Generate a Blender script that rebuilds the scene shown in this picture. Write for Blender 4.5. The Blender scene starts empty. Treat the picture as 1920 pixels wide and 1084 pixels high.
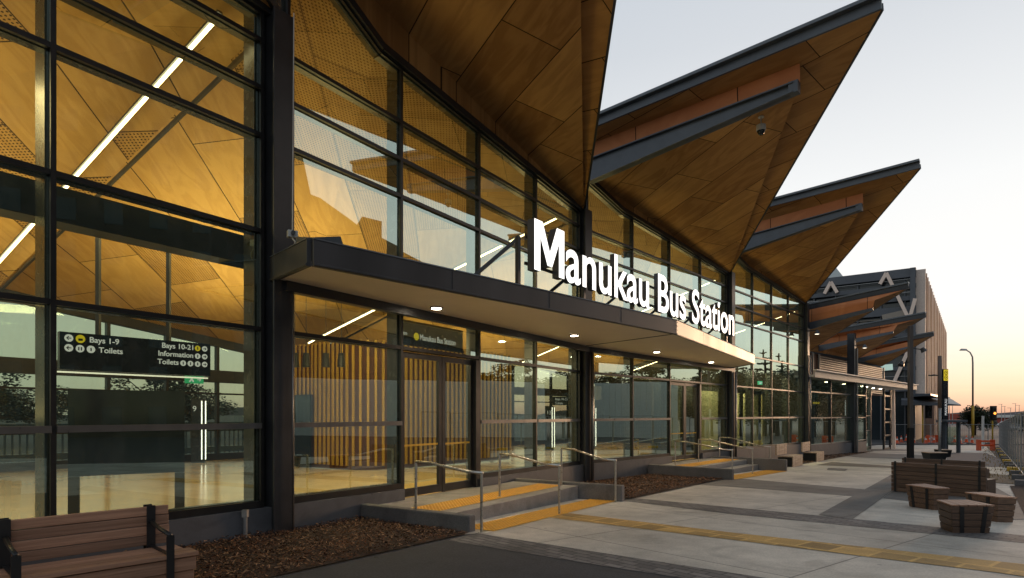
import bpy, bmesh, math, random
from mathutils import Vector, Matrix
from math import radians as R, sin, cos, pi
random.seed(11)
S = bpy.context.scene
COL = S.collection
# ------------------------------------------------------------------ survey helpers
F, CX, HY, EYE = 1141.0, 960.0, 777.0, 1.7
def gz(y):                                   # the plaza falls gently along the building
    return -0.026 * (min(y, 60.0) - 8.5) if y > 0 else 0.221
def P(px, py, Y):
    return Vector(((px - CX) / F * Y, Y, EYE - (py - HY) / F * Y))
def G(px, py, dz=0.0):
    k = (py - HY) / F
    Y = 1.479 / (k - 0.026)
    if Y > 60 or Y < 0: Y = 3.039 / k
    return Vector(((px - CX) / F * Y, Y, gz(Y) + dz))
def zf(y): return 0.17 - 0.011 * (y - 10)    # inside floor level

# ------------------------------------------------------------------ object helpers
def tag(o, label=None, cat=None, group=None, kind=None):
    if label: o['label'] = label
    if cat: o['category'] = cat
    if group: o['group'] = group
    if kind: o['kind'] = kind
    return o
def empty(name, loc=(0, 0, 0), rz=0.0, label=None, cat=None, group=None):
    o = bpy.data.objects.new(name, None); COL.objects.link(o)
    o.location = loc; o.rotation_euler = (0, 0, rz); o.empty_display_size = .2
    return tag(o, label, cat, group)
class MB:
    def __init__(s): s.v = []; s.f = []; s.m = []; s.uv = {}
    def face(s, pts, mi=0, uv=None):
        b = len(s.v); s.v += [tuple(p) for p in pts]
        if uv: s.uv[len(s.f)] = uv
        s.f.append(tuple(range(b, b + len(pts)))); s.m.append(mi)
    def hexa(s, p, mi=0):                    # p: 4 bottom, 4 top (ccw from above)
        b = len(s.v); s.v += [tuple(q) for q in p]
        for f in ((3, 2, 1, 0), (4, 5, 6, 7), (0, 1, 5, 4), (1, 2, 6, 5), (2, 3, 7, 6), (3, 0, 4, 7)):
            s.f.append(tuple(b + i for i in f)); s.m.append(mi)
    def box(s, c, d, mi=0, M=None):
        x, y, z = d[0] / 2, d[1] / 2, d[2] / 2
        q = [Vector(a) for a in ((-x, -y, -z), (x, -y, -z), (x, y, -z), (-x, y, -z), (-x, -y, z), (x, -y, z), (x, y, z), (-x, y, z))]
        c = Vector(c)
        q = [(M @ a if M else a) + c for a in q]
        s.hexa(q, mi)
    def bar(s, a, b, w, h, mi=0, up=(0, 0, 1)):   # box beam from a to b, w across, h along up
        a, b = Vector(a), Vector(b); d = (b - a).normalized(); up = Vector(up)
        sd = d.cross(up)
        if sd.length < 1e-5: sd = d.cross(Vector((1, 0, 0)))
        sd.normalize(); u2 = sd.cross(d)
        p = [a - sd * w / 2 - u2 * h / 2, a + sd * w / 2 - u2 * h / 2, b + sd * w / 2 - u2 * h / 2, b - sd * w / 2 - u2 * h / 2]
        s.hexa(p + [q + u2 * h for q in p], mi)
    def tube(s, pts, r, n=8, mi=0, r2=None, cap=True):
        pts = [Vector(p) for p in pts]; rings = []
        ref = None
        for i, p in enumerate(pts):
            d = ((pts[min(i + 1, len(pts) - 1)] - pts[max(i - 1, 0)])).normalized()
            if ref is None or abs(ref.dot(d)) > .99: ref = Vector((0, 0, 1)) if abs(d.z) < .9 else Vector((1, 0, 0))
            a = d.cross(ref).normalized(); b = d.cross(a); ref = -b if False else ref
            rr = r if r2 is None else r + (r2 - r) * i / (len(pts) - 1)
            base = len(s.v)
            for k in range(n):
                t = 2 * pi * k / n; s.v.append(tuple(p + a * rr * cos(t) + b * rr * sin(t)))
            rings.append(base)
        for i in range(len(rings) - 1):
            for k in range(n):
                s.f.append((rings[i] + k, rings[i] + (k + 1) % n, rings[i + 1] + (k + 1) % n, rings[i + 1] + k)); s.m.append(mi)
        if cap:
            s.f.append(tuple(rings[0] + k for k in reversed(range(n)))); s.m.append(mi)
            s.f.append(tuple(rings[-1] + k for k in range(n))); s.m.append(mi)
    def prism(s, poly, d, mi=0):             # extrude polygon by vector d
        d = Vector(d); n = len(poly); b = len(s.v)
        s.v += [tuple(Vector(p)) for p in poly] + [tuple(Vector(p) + d) for p in poly]
        s.f.append(tuple(b + i for i in reversed(range(n)))); s.m.append(mi)
        s.f.append(tuple(b + n + i for i in range(n))); s.m.append(mi)
        for i in range(n):
            j = (i + 1) % n; s.f.append((b + i, b + j, b + n + j, b + n + i)); s.m.append(mi)
    def build(s, name, mats, parent=None, bevel=0, smooth=False, loc=None, uvf=None, **tg):
        me = bpy.data.meshes.new(name); me.from_pydata(s.v, [], s.f)
        mats = mats if isinstance(mats, (list, tuple)) else [mats]
        for m in mats: me.materials.append(m)
        me.polygons.foreach_set('material_index', s.m)
        if uvf or s.uv:
            ul = me.uv_layers.new(name='UVMap')
            for p in me.polygons:
                for k, li in enumerate(p.loop_indices):
                    if p.index in s.uv: ul.data[li].uv = s.uv[p.index][k]
                    elif uvf: ul.data[li].uv = uvf(me.vertices[me.loops[li].vertex_index].co)
        bm = bmesh.new(); bm.from_mesh(me); bmesh.ops.recalc_face_normals(bm, faces=bm.faces) if not uvf else None
        bm.to_mesh(me); bm.free()
        if smooth: me.polygons.foreach_set('use_smooth', [True] * len(me.polygons))
        me.update()
        o = bpy.data.objects.new(name, me); COL.objects.link(o)
        if parent: o.parent = parent
        if loc: o.location = loc
        if bevel:
            b = o.modifiers.new('bevel', 'BEVEL'); b.width = bevel; b.segments = 2; b.limit_method = 'ANGLE'
        return tag(o, **tg)
def copy_tree(o, parent=None):
    c = o.copy(); COL.objects.link(c)
    if parent: c.parent = parent
    for ch in list(o.children): copy_tree(ch, c)
    return c

# ------------------------------------------------------------------ materials
def mat(name):
    m = bpy.data.materials.new(name); m.use_nodes = True; nt = m.node_tree
    b = nt.nodes['Principled BSDF']
    return m, nt, b
def N(nt, t, **kw):
    n = nt.nodes.new(t)
    for k, v in kw.items():
        if k.startswith('i_'): n.inputs[int(k[2:]) if k[2:].isdigit() else k[2:].replace('_', ' ')].default_value = v
        else: setattr(n, k, v)
    return n
def rgba(c): return (c[0], c[1], c[2], 1)
def plain(name, c, rough=.5, metal=0., var=.12, scale=6., bump=0., spec=.5, stretch=(1, 1, 1), c2=None):
    m, nt, b = mat(name)
    tc = N(nt, 'ShaderNodeTexCoord'); mp = N(nt, 'ShaderNodeMapping'); mp.inputs['Scale'].default_value = stretch
    no = N(nt, 'ShaderNodeTexNoise', i_Scale=scale, i_Detail=5., i_Roughness=.6)
    nt.links.new(tc.outputs['Object'], mp.inputs[0]); nt.links.new(mp.outputs[0], no.inputs['Vector'])
    mx = N(nt, 'ShaderNodeMix', data_type='RGBA')
    lo = c2 if c2 else tuple(x * (1 - var) for x in c); hi = c if c2 else tuple(x * (1 + var) for x in c)
    mx.inputs[6].default_value = rgba(lo); mx.inputs[7].default_value = rgba(hi)
    rp = N(nt, 'ShaderNodeMapRange'); rp.inputs[1].default_value = .3; rp.inputs[2].default_value = .7
    nt.links.new(no.outputs[0], rp.inputs[0]); nt.links.new(rp.outputs[0], mx.inputs[0])
    nt.links.new(mx.outputs[2], b.inputs['Base Color'])
    b.inputs['Metallic'].default_value = metal; b.inputs['Specular IOR Level'].default_value = spec
    rr = N(nt, 'ShaderNodeMapRange'); rr.inputs[3].default_value = max(0, rough - .08); rr.inputs[4].default_value = min(1, rough + .1)
    nt.links.new(no.outputs[0], rr.inputs[0]); nt.links.new(rr.outputs[0], b.inputs['Roughness'])
    if bump:
        bp = N(nt, 'ShaderNodeBump', i_Strength=bump, i_Distance=.02); nt.links.new(no.outputs[0], bp.inputs['Height'])
        nt.links.new(bp.outputs[0], b.inputs['Normal'])
    return m
def vary(m, lo=.7, hi=1.3):
    nt = m.node_tree; b = nt.nodes['Principled BSDF']; src = b.inputs['Base Color'].links[0].from_socket
    oi = N(nt, 'ShaderNodeObjectInfo'); mr = N(nt, 'ShaderNodeMapRange'); mr.inputs[3].default_value = lo; mr.inputs[4].default_value = hi
    nt.links.new(oi.outputs['Random'], mr.inputs[0]); sc = N(nt, 'ShaderNodeVectorMath', operation='SCALE'); nt.links.new(src, sc.inputs[0]); nt.links.new(mr.outputs[0], sc.inputs[3])
    nt.links.new(sc.outputs[0], b.inputs['Base Color']); return m
def emis(name, c, s, base=(.02, .02, .02)):
    m, nt, b = mat(name); b.inputs['Base Color'].default_value = rgba(base)
    b.inputs['Emission Color'].default_value = rgba(c); b.inputs['Emission Strength'].default_value = s
    b.inputs['Roughness'].default_value = .4
    return m
def ply(name, c1, c2, perf=0., rough=.55, rot=0., bw=2.4, bh=1.2, seam=.012, grain=1.0, spec=.15):
    """plywood lining in jointed sheets, laid out in the panel's own UV metres"""
    m, nt, b = mat(name); L = nt.links.new
    uv = N(nt, 'ShaderNodeUVMap'); mp = N(nt, 'ShaderNodeMapping'); mp.inputs['Rotation'].default_value = (0, 0, rot)
    L(uv.outputs[0], mp.inputs[0])
    br = N(nt, 'ShaderNodeTexBrick', i_Scale=1.0); br.offset = .37; br.squash = 1.35; br.squash_frequency = 3
    br.inputs['Color1'].default_value = (0, 0, 0, 1); br.inputs['Color2'].default_value = (1, 1, 1, 1); br.inputs['Mortar'].default_value = (.5, .5, .5, 1)
    br.inputs['Mortar Size'].default_value = seam; br.inputs['Mortar Smooth'].default_value = 0
    br.inputs['Brick Width'].default_value = bw; br.inputs['Row Height'].default_value = bh; br.inputs['Bias'].default_value = 0
    L(mp.outputs[0], br.inputs['Vector'])
    # cathedral grain: stretched noise, shifted per sheet
    off = N(nt, 'ShaderNodeVectorMath', operation='ADD'); sc = N(nt, 'ShaderNodeVectorMath', operation='SCALE'); sc.inputs[3].default_value = 37.
    L(br.outputs['Color'], sc.inputs[0]); L(mp.outputs[0], off.inputs[0]); L(sc.outputs[0], off.inputs[1])
    st = N(nt, 'ShaderNodeMapping'); st.inputs['Scale'].default_value = (.45, 2.2, 1); L(off.outputs[0], st.inputs[0])
    n1 = N(nt, 'ShaderNodeTexNoise', i_Scale=1.3, i_Detail=3., i_Distortion=.6); L(st.outputs[0], n1.inputs['Vector'])
    mul = N(nt, 'ShaderNodeMath', operation='MULTIPLY'); mul.inputs[1].default_value = 26.; L(n1.outputs[0], mul.inputs[0])
    sn = N(nt, 'ShaderNodeMath', operation='SINE'); L(mul.outputs[0], sn.inputs[0])
    ra = N(nt, 'ShaderNodeMapRange'); ra.inputs[1].default_value = -1; ra.inputs[2].default_value = 1; ra.inputs[3].default_value = 0; ra.inputs[4].default_value = .38 * grain
    L(sn.outputs[0], ra.inputs[0])
    n2 = N(nt, 'ShaderNodeTexNoise', i_Scale=1.1, i_Detail=4.); L(off.outputs[0], n2.inputs['Vector'])
    # factor = brick random*.55 + patch noise*.45 - grain
    a1 = N(nt, 'ShaderNodeMath', operation='MULTIPLY_ADD'); a1.inputs[1].default_value = .62; L(br.outputs['Color'], a1.inputs[0])
    a2 = N(nt, 'ShaderNodeMath', operation='MULTIPLY'); a2.inputs[1].default_value = .6; L(n2.outputs[0], a2.inputs[0]); L(a2.outputs[0], a1.inputs[2])
    a3 = N(nt, 'ShaderNodeMath', operation='SUBTRACT'); a3.use_clamp = True; L(a1.outputs[0], a3.inputs[0]); L(ra.outputs[0], a3.inputs[1])
    mx = N(nt, 'ShaderNodeMix', data_type='RGBA'); mx.inputs[6].default_value = rgba(c2); mx.inputs[7].default_value = rgba(c1); L(a3.outputs[0], mx.inputs[0])
    seamx = N(nt, 'ShaderNodeMix', data_type='RGBA'); seamx.inputs[7].default_value = (c1[0] * .08, c1[1] * .07, c1[2] * .06, 1)
    L(mx.outputs[2], seamx.inputs[6]); L(br.outputs['Fac'], seamx.inputs[0])
    out = seamx.outputs[2]
    if perf > 0:
        # round perforations on some sheets
        ps = N(nt, 'ShaderNodeVectorMath', operation='SCALE'); ps.inputs[3].default_value = 16.; L(mp.outputs[0], ps.inputs[0])
        fr = N(nt, 'ShaderNodeVectorMath', operation='FRACTION'); L(ps.outputs[0], fr.inputs[0])
        di = N(nt, 'ShaderNodeVectorMath', operation='DISTANCE'); di.inputs[1].default_value = (.5, .5, 0)
        sx = N(nt, 'ShaderNodeSeparateXYZ'); cx = N(nt, 'ShaderNodeCombineXYZ'); L(fr.outputs[0], sx.inputs[0]); L(sx.outputs[0], cx.inputs[0]); L(sx.outputs[1], cx.inputs[1])
        L(cx.outputs[0], di.inputs[0])
        lt = N(nt, 'ShaderNodeMath', operation='LESS_THAN'); lt.inputs[1].default_value = .27; L(di.outputs['Value'], lt.inputs[0])
        gt = N(nt, 'ShaderNodeMath', operation='LESS_THAN'); gt.inputs[1].default_value = perf; L(br.outputs['Color'], gt.inputs[0])
        mm = N(nt, 'ShaderNodeMath', operation='MULTIPLY'); L(lt.outputs[0], mm.inputs[0]); L(gt.outputs[0], mm.inputs[1])
        px = N(nt, 'ShaderNodeMix', data_type='RGBA'); px.inputs[7].default_value = (c2[0] * .12, c2[1] * .1, c2[2] * .08, 1)
        L(out, px.inputs[6]); L(mm.outputs[0], px.inputs[0]); out = px.outputs[2]
    L(out, b.inputs['Base Color']); b.inputs['Roughness'].default_value = rough; b.inputs['Specular IOR Level'].default_value = spec
    bp = N(nt, 'ShaderNodeBump', i_Strength=.4, i_Distance=.01); bp.invert = True; L(br.outputs['Fac'], bp.inputs['Height']); L(bp.outputs[0], b.inputs['Normal'])
    return m
def glass_mat(name, tint, refl=.2, wob=.0, pwr=4.):
    m, nt, b = mat(name); nt.nodes.remove(b); L = nt.links.new; out = nt.nodes['Material Output']
    tr = N(nt, 'ShaderNodeBsdfTransparent'); tr.inputs[0].default_value = rgba(tint)
    gl = N(nt, 'ShaderNodeBsdfGlossy'); gl.inputs['Roughness'].default_value = .0; gl.inputs['Color'].default_value = (.77, .97, .88, 1)
    ge = N(nt, 'ShaderNodeNewGeometry'); dp = N(nt, 'ShaderNodeVectorMath', operation='DOT_PRODUCT'); L(ge.outputs['Normal'], dp.inputs[0]); L(ge.outputs['Incoming'], dp.inputs[1])
    ab = N(nt, 'ShaderNodeMath', operation='ABSOLUTE'); L(dp.outputs['Value'], ab.inputs[0])
    iv = N(nt, 'ShaderNodeMath', operation='SUBTRACT'); iv.inputs[0].default_value = 1.; L(ab.outputs[0], iv.inputs[1])
    pw = N(nt, 'ShaderNodeMath', operation='POWER'); pw.inputs[1].default_value = pwr; L(iv.outputs[0], pw.inputs[0])
    mr = N(nt, 'ShaderNodeMapRange'); mr.inputs[3].default_value = refl; mr.inputs[4].default_value = .97
    L(pw.outputs[0], mr.inputs[0])
    if wob:
        tc = N(nt, 'ShaderNodeTexCoord'); no = N(nt, 'ShaderNodeTexNoise', i_Scale=.7, i_Detail=1.); L(tc.outputs['Object'], no.inputs['Vector'])
        bp = N(nt, 'ShaderNodeBump', i_Strength=wob, i_Distance=.05); L(no.outputs[0], bp.inputs['Height']); L(bp.outputs[0], gl.inputs['Normal'])
    mx = N(nt, 'ShaderNodeMixShader'); L(mr.outputs[0], mx.inputs[0]); L(tr.outputs[0], mx.inputs[1]); L(gl.outputs[0], mx.inputs[2])
    # thin film of dust and wipe marks
    tc = N(nt, 'ShaderNodeTexCoord'); mp = N(nt, 'ShaderNodeMapping'); mp.inputs['Scale'].default_value = (1, 1, .35); L(tc.outputs['Object'], mp.inputs[0])
    dn = N(nt, 'ShaderNodeTexNoise', i_Scale=3.5, i_Detail=7., i_Roughness=.7, i_Distortion=.8); L(mp.outputs[0], dn.inputs['Vector'])
    dr = N(nt, 'ShaderNodeMapRange'); dr.inputs[1].default_value = .45; dr.inputs[2].default_value = .8; dr.inputs[3].default_value = .004; dr.inputs[4].default_value = .07; L(dn.outputs[0], dr.inputs[0])
    df = N(nt, 'ShaderNodeBsdfDiffuse'); df.inputs[0].default_value = (.5, .5, .46, 1)
    m2 = N(nt, 'ShaderNodeMixShader'); L(dr.outputs[0], m2.inputs[0]); L(mx.outputs[0], m2.inputs[1]); L(df.outputs[0], m2.inputs[2])
    L(m2.outputs[0], out.inputs[0])
    return m
def concrete(name, c, joints=None, speck=.12, stain=.22, bump=.15, rough=.75):
    m, nt, b = mat(name); L = nt.links.new
    tc = N(nt, 'ShaderNodeTexCoord')
    n1 = N(nt, 'ShaderNodeTexNoise', i_Scale=.45, i_Detail=6., i_Roughness=.62); n2 = N(nt, 'ShaderNodeTexNoise', i_Scale=45., i_Detail=3.)
    n3 = N(nt, 'ShaderNodeTexNoise', i_Scale=4., i_Detail=5.)
    for n in (n1, n2, n3): L(tc.outputs['Object'], n.inputs['Vector'])
    def rng(n, lo, hi):
        r = N(nt, 'ShaderNodeMapRange'); r.inputs[1].default_value = .32; r.inputs[2].default_value = .68; r.inputs[3].default_value = lo; r.inputs[4].default_value = hi
        L(n.outputs[0], r.inputs[0]); return r.outputs[0]
    def mul(a, bb):
        x = N(nt, 'ShaderNodeMath', operation='MULTIPLY'); L(a, x.inputs[0]); L(bb, x.inputs[1]); return x.outputs[0]
    f = mul(mul(rng(n1, 1 - stain, 1 + stain), rng(n2, 1 - speck, 1 + speck)), rng(n3, .93, 1.07))
    hs = N(nt, 'ShaderNodeVectorMath', operation='SCALE'); hs.inputs[0].default_value = c; L(f, hs.inputs[3])
    vo = N(nt, 'ShaderNodeTexVoronoi', i_Scale=1.7); L(tc.outputs['Object'], vo.inputs['Vector'])
    vr = N(nt, 'ShaderNodeMapRange'); vr.inputs[1].default_value = .035; vr.inputs[2].default_value = .055; vr.inputs[3].default_value = .62; vr.inputs[4].default_value = 1.; L(vo.outputs['Distance'], vr.inputs[0])
    wv = N(nt, 'ShaderNodeTexNoise', i_Scale=1.1, i_Detail=4., i_Distortion=1.5); L(tc.outputs['Object'], wv.inputs['Vector'])
    wr = N(nt, 'ShaderNodeMapRange'); wr.inputs[1].default_value = .56; wr.inputs[2].default_value = .66; wr.inputs[3].default_value = 1.; wr.inputs[4].default_value = .80; L(wv.outputs[0], wr.inputs[0])
    f2 = mul(vr.outputs[0], wr.outputs[0])
    hs2 = N(nt, 'ShaderNodeVectorMath', operation='SCALE'); L(hs.outputs[0], hs2.inputs[0]); L(f2, hs2.inputs[3])
    col = hs2.outputs[0]
    h = n2.outputs[0]
    if joints:
        ang, w, hh, ms, dark = joints
        mp = N(nt, 'ShaderNodeMapping'); mp.inputs['Rotation'].default_value = (0, 0, ang); L(tc.outputs['Object'], mp.inputs[0])
        br = N(nt, 'ShaderNodeTexBrick', i_Scale=1.); br.offset = .5 if w < 1 else 0.; br.inputs['Brick Width'].default_value = w; br.inputs['Row Height'].default_value = hh
        br.inputs['Mortar Size'].default_value = ms; br.inputs['Mortar Smooth'].default_value = .1
        br.inputs['Color1'].default_value = (.72, .72, .72, 1); br.inputs['Color2'].default_value = (1.5, 1.48, 1.42, 1); br.inputs['Mortar'].default_value = (dark, dark, dark, 1)
        if w >= 1: br.inputs['Color1'].default_value = (.97, .97, .97, 1); br.inputs['Color2'].default_value = (1.03, 1.03, 1.03, 1)
        L(mp.outputs[0], br.inputs['Vector'])
        v = N(nt, 'ShaderNodeVectorMath', operation='MULTIPLY'); L(col, v.inputs[0]); L(br.outputs['Color'], v.inputs[1]); col = v.outputs[0]
    L(col, b.inputs['Base Color']); b.inputs['Roughness'].default_value = rough
    bp = N(nt, 'ShaderNodeBump', i_Strength=bump, i_Distance=.01); L(h, bp.inputs['Height']); L(bp.outputs[0], b.inputs['Normal'])
    return m
SITE = math.atan2(1141, 917)                 # direction of the site axis (towards the far end)
M = {}
M['steel'] = plain('dark painted steel', (.028, .029, .032), .38, var=.25, scale=3)
M['steel_light'] = plain('grey painted steel', (.075, .085, .10), .4, var=.15, scale=3)
M['cap'] = plain('zinc capping', (.11, .12, .13), .35, .3, var=.15)
M['frame'] = plain('bronze black aluminium', (.03, .028, .027), .32, .3, var=.15)
M['rail'] = plain('bronze anodised rail', (.2, .19, .18), .3, .7, var=.1)
M['inner'] = plain('dark glass fin', (.045, .05, .045), .25, var=.2)
M['glass'] = glass_mat('facade glass', (.74, .80, .60), .21, .02, 1.45)
M['glass_clear'] = glass_mat('clear glass', (.86, .94, .85), .06)
M['balu'] = plain('brushed stainless', (.5, .47, .42), .28, .9, var=.1, scale=30)
M['soffit'] = ply('wing soffit plywood', (.62, .34, .12), (.34, .165, .056), 0, .6, R(63), 2.6, 1.25, .011)
M['soffit2'] = ply('wing edge plywood', (.58, .31, .11), (.36, .175, .06), 0, .6, R(80), 1.9, 1.1, .011)
M['strip'] = ply('red timber upstand', (.66, .27, .11), (.50, .18, .07), 0, .5, 0, 2.0, 3.0, .014)
M['ceil'] = ply('ceiling plywood', (.66, .44, .18), (.46, .28, .10), .36, .5, R(38), 2.8, 1.5, .012)
M['white_soffit'] = plain('painted canopy lining', (.78, .70, .60), .6, var=.04, scale=1.5)
M['conc'] = concrete('pale exposed concrete', (.50, .455, .385), (SITE, 3.0, 3.0, .012, .45), stain=.3)
M['conc_dark'] = concrete('dark concrete', (.15, .14, .128), (SITE, 1.5, 3.0, .01, .5), stain=.3)
M['asphalt'] = concrete('asphalt', (.042, .043, .047), None, .3, .15, .4, .85)
M['paver'] = concrete('small dark pavers', (.14, .13, .125), (SITE, .24, .12, .012, .45))
M['kerb'] = concrete('kerb concrete', (.12, .115, .115), None, .15, .25, .3)
M['upstand'] = concrete('base wall', (.10, .102, .11), None, .05, .12, .08, .6)
M['floor'] = plain('polished screed', (.55, .44, .24), .16, var=.06, scale=.8)
M['tact'] = plain('yellow tactile', (.66, .33, .03), .55, var=.15, scale=9)
M['tact_old'] = concrete('ochre ribbed tactile', (.36, .22, .065), (SITE, .42, .45, .022, 1.7), .15, .2, .2)
M['soil'] = plain('bark soil', (.045, .022, .012), .9, var=.5, scale=30, bump=.8)
M['bark'] = plain('bark chip', (.20, .075, .028), .85, var=.6, scale=1.7, c2=(.05, .022, .010))
M['timber'] = plain('bench hardwood', (.40, .225, .145), .55, c2=(.22, .115, .07), scale=6, stretch=(.3, 9, 9), bump=.25)
M['timber_pale'] = plain('weathered bench slat', (.50, .37, .27), .6, c2=(.26, .17, .11), scale=5, stretch=(.35, 6, 6))
M['timber_dark'] = plain('bench clad hardwood', (.17, .10, .065), .5, c2=(.07, .04, .026), scale=6, stretch=(.3, 8, 8), bump=.2)
M['black'] = plain('black coated steel', (.012, .012, .013), .4, var=.2)
M['board'] = plain('black board', (.006, .009, .009), .12, var=.2)
M['slat'] = plain('yellow slat', (.42, .27, .045), .45, var=.1, scale=2)
M['slatback'] = plain('slat backing', (.07, .022, .009), .7, var=.2)
M['led'] = emis('led', (1, .80, .50), 12)
M['spot'] = emis('downlight', (1, .86, .66), 30)
M['sign_face'] = emis('sign white face', (1, .97, .93), 1.7)
M['sign_white'] = emis('white print', (.9, .9, .9), .65)
M['sign_yellow'] = emis('yellow print', (.95, .72, .02), .6)
M['sign_green'] = emis('exit green', (.02, .5, .2), .7)
M['sign_side'] = plain('letter return', (.10, .095, .09), .4)
M['sign_blue'] = plain('wayfinding navy', (.01, .014, .022), .25)
M['orange_lamp'] = emis('amber lamp', (1, .33, .05), 2.6)
M['louvre'] = plain('galvanised louvre', (.26, .22, .18), .45, .2, var=.1)
M['fin'] = plain('timber toned fin', (.42, .27, .20), .6, var=.2, scale=.6)
M['fin_w'] = plain('pale fin edge', (.62, .50, .42), .5, var=.1)
M['sidewall'] = plain('dark brown side wall', (.12, .08, .06), .7, var=.3)  # dark brown wall behind the fins
M['brace'] = plain('white brace', (.85, .66, .54), .5, var=.05)
M['park'] = plain('grey cladding', (.085, .092, .105), .5, var=.15, scale=.5)
M['parkglass'] = plain('dark window', (.03, .04, .045), .1, var=.3, scale=.2)
M['wood_trunk'] = plain('trunk', (.06, .042, .03), .9, var=.3, scale=8, bump=.5)
M['leaf'] = plain('leaf', (.05, .07, .025), .6, c2=(.018, .028, .010), scale=1.3)
M['leaf2'] = plain('leaf dark', (.03, .045, .018), .6, c2=(.012, .02, .008), scale=1.3)
M['cone'] = plain('cone orange', (.75, .10, .02), .5)
M['conew'] = plain('cone white', (.7, .7, .68), .5)
M['yellowp'] = plain('yellow paint', (.55, .34, .03), .5)
M['galv'] = plain('galvanised', (.30, .30, .30), .42, .6, var=.15, scale=12)
M['shed'] = plain('ribbed shed', (.62, .60, .57), .6, var=.08)
M['brick'] = plain('neighbour render', (.07, .055, .045), .8, var=.2, scale=.3)
M['carw'] = plain('silver paint', (.5, .5, .5), .25, .3, var=.02)
M['card'] = plain('dark paint', (.03, .03, .035), .2, .2, var=.05)
M['tyre'] = plain('tyre', (.015, .015, .015), .8)
M['redp'] = plain('red wall', (.30, .05, .03), .6)
M['whitep'] = plain('white paint', (.6, .58, .55), .5)
M['camw'] = plain('camera shell', (.5, .5, .48), .35)
M['lamp_warm'] = emis('lit window', (.65, .9, .8), .55)

for k_ in ('timber', 'timber_dark', 'timber_pale', 'cone'): vary(M[k_], .72, 1.3)
# ------------------------------------------------------------------ gridline columns of the station
K = [Vector((-9.18, .11, 0)), Vector((-3.418, 8.765, 0)), Vector((1.992, 17.22, 0)), Vector((9.0, 25.3, 0)),
     Vector((15.85, 33.0, 0)), Vector((21.68, 38.84, 0)), Vector((29.0, 46.3, 0))]
def frame(i):
    a, b = K[i], K[i + 1]; u = (b - a).normalized(); n = Vector((u.y, -u.x, 0)); return a, u, n, (b - a).length
DEP = 13.5
TOPS = {0: [(0, 9.0), (2.1, 8.05), (None, 7.42)], 1: [(0, 9.08), (2.12, 8.05), (None, 7.43)],
        2: [(0, 8.5), (2.2, 8.03), (None, 7.55)], 3: [(0, 8.75), (2.13, 8.17), (None, 7.71)]}
def top(i, t):
    L_ = frame(i)[3]; pr = [(a if a is not None else L_, z) for a, z in TOPS[i]]
    for (a, z), (b, y) in zip(pr, pr[1:]):
        if t <= b + 1e-6: return z + (y - z) * (t - a) / (b - a)
    return pr[-1][1]
def loc(i, u_, n_, z):
    a, u, n, L_ = frame(i); p = a + u * u_ + n * n_; return Vector((p.x, p.y, z))

station = empty('bus_station', (0, 0, 0), 0, 'long glazed bus station with pointed plywood roof wings over the plaza', 'bus station')

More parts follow.
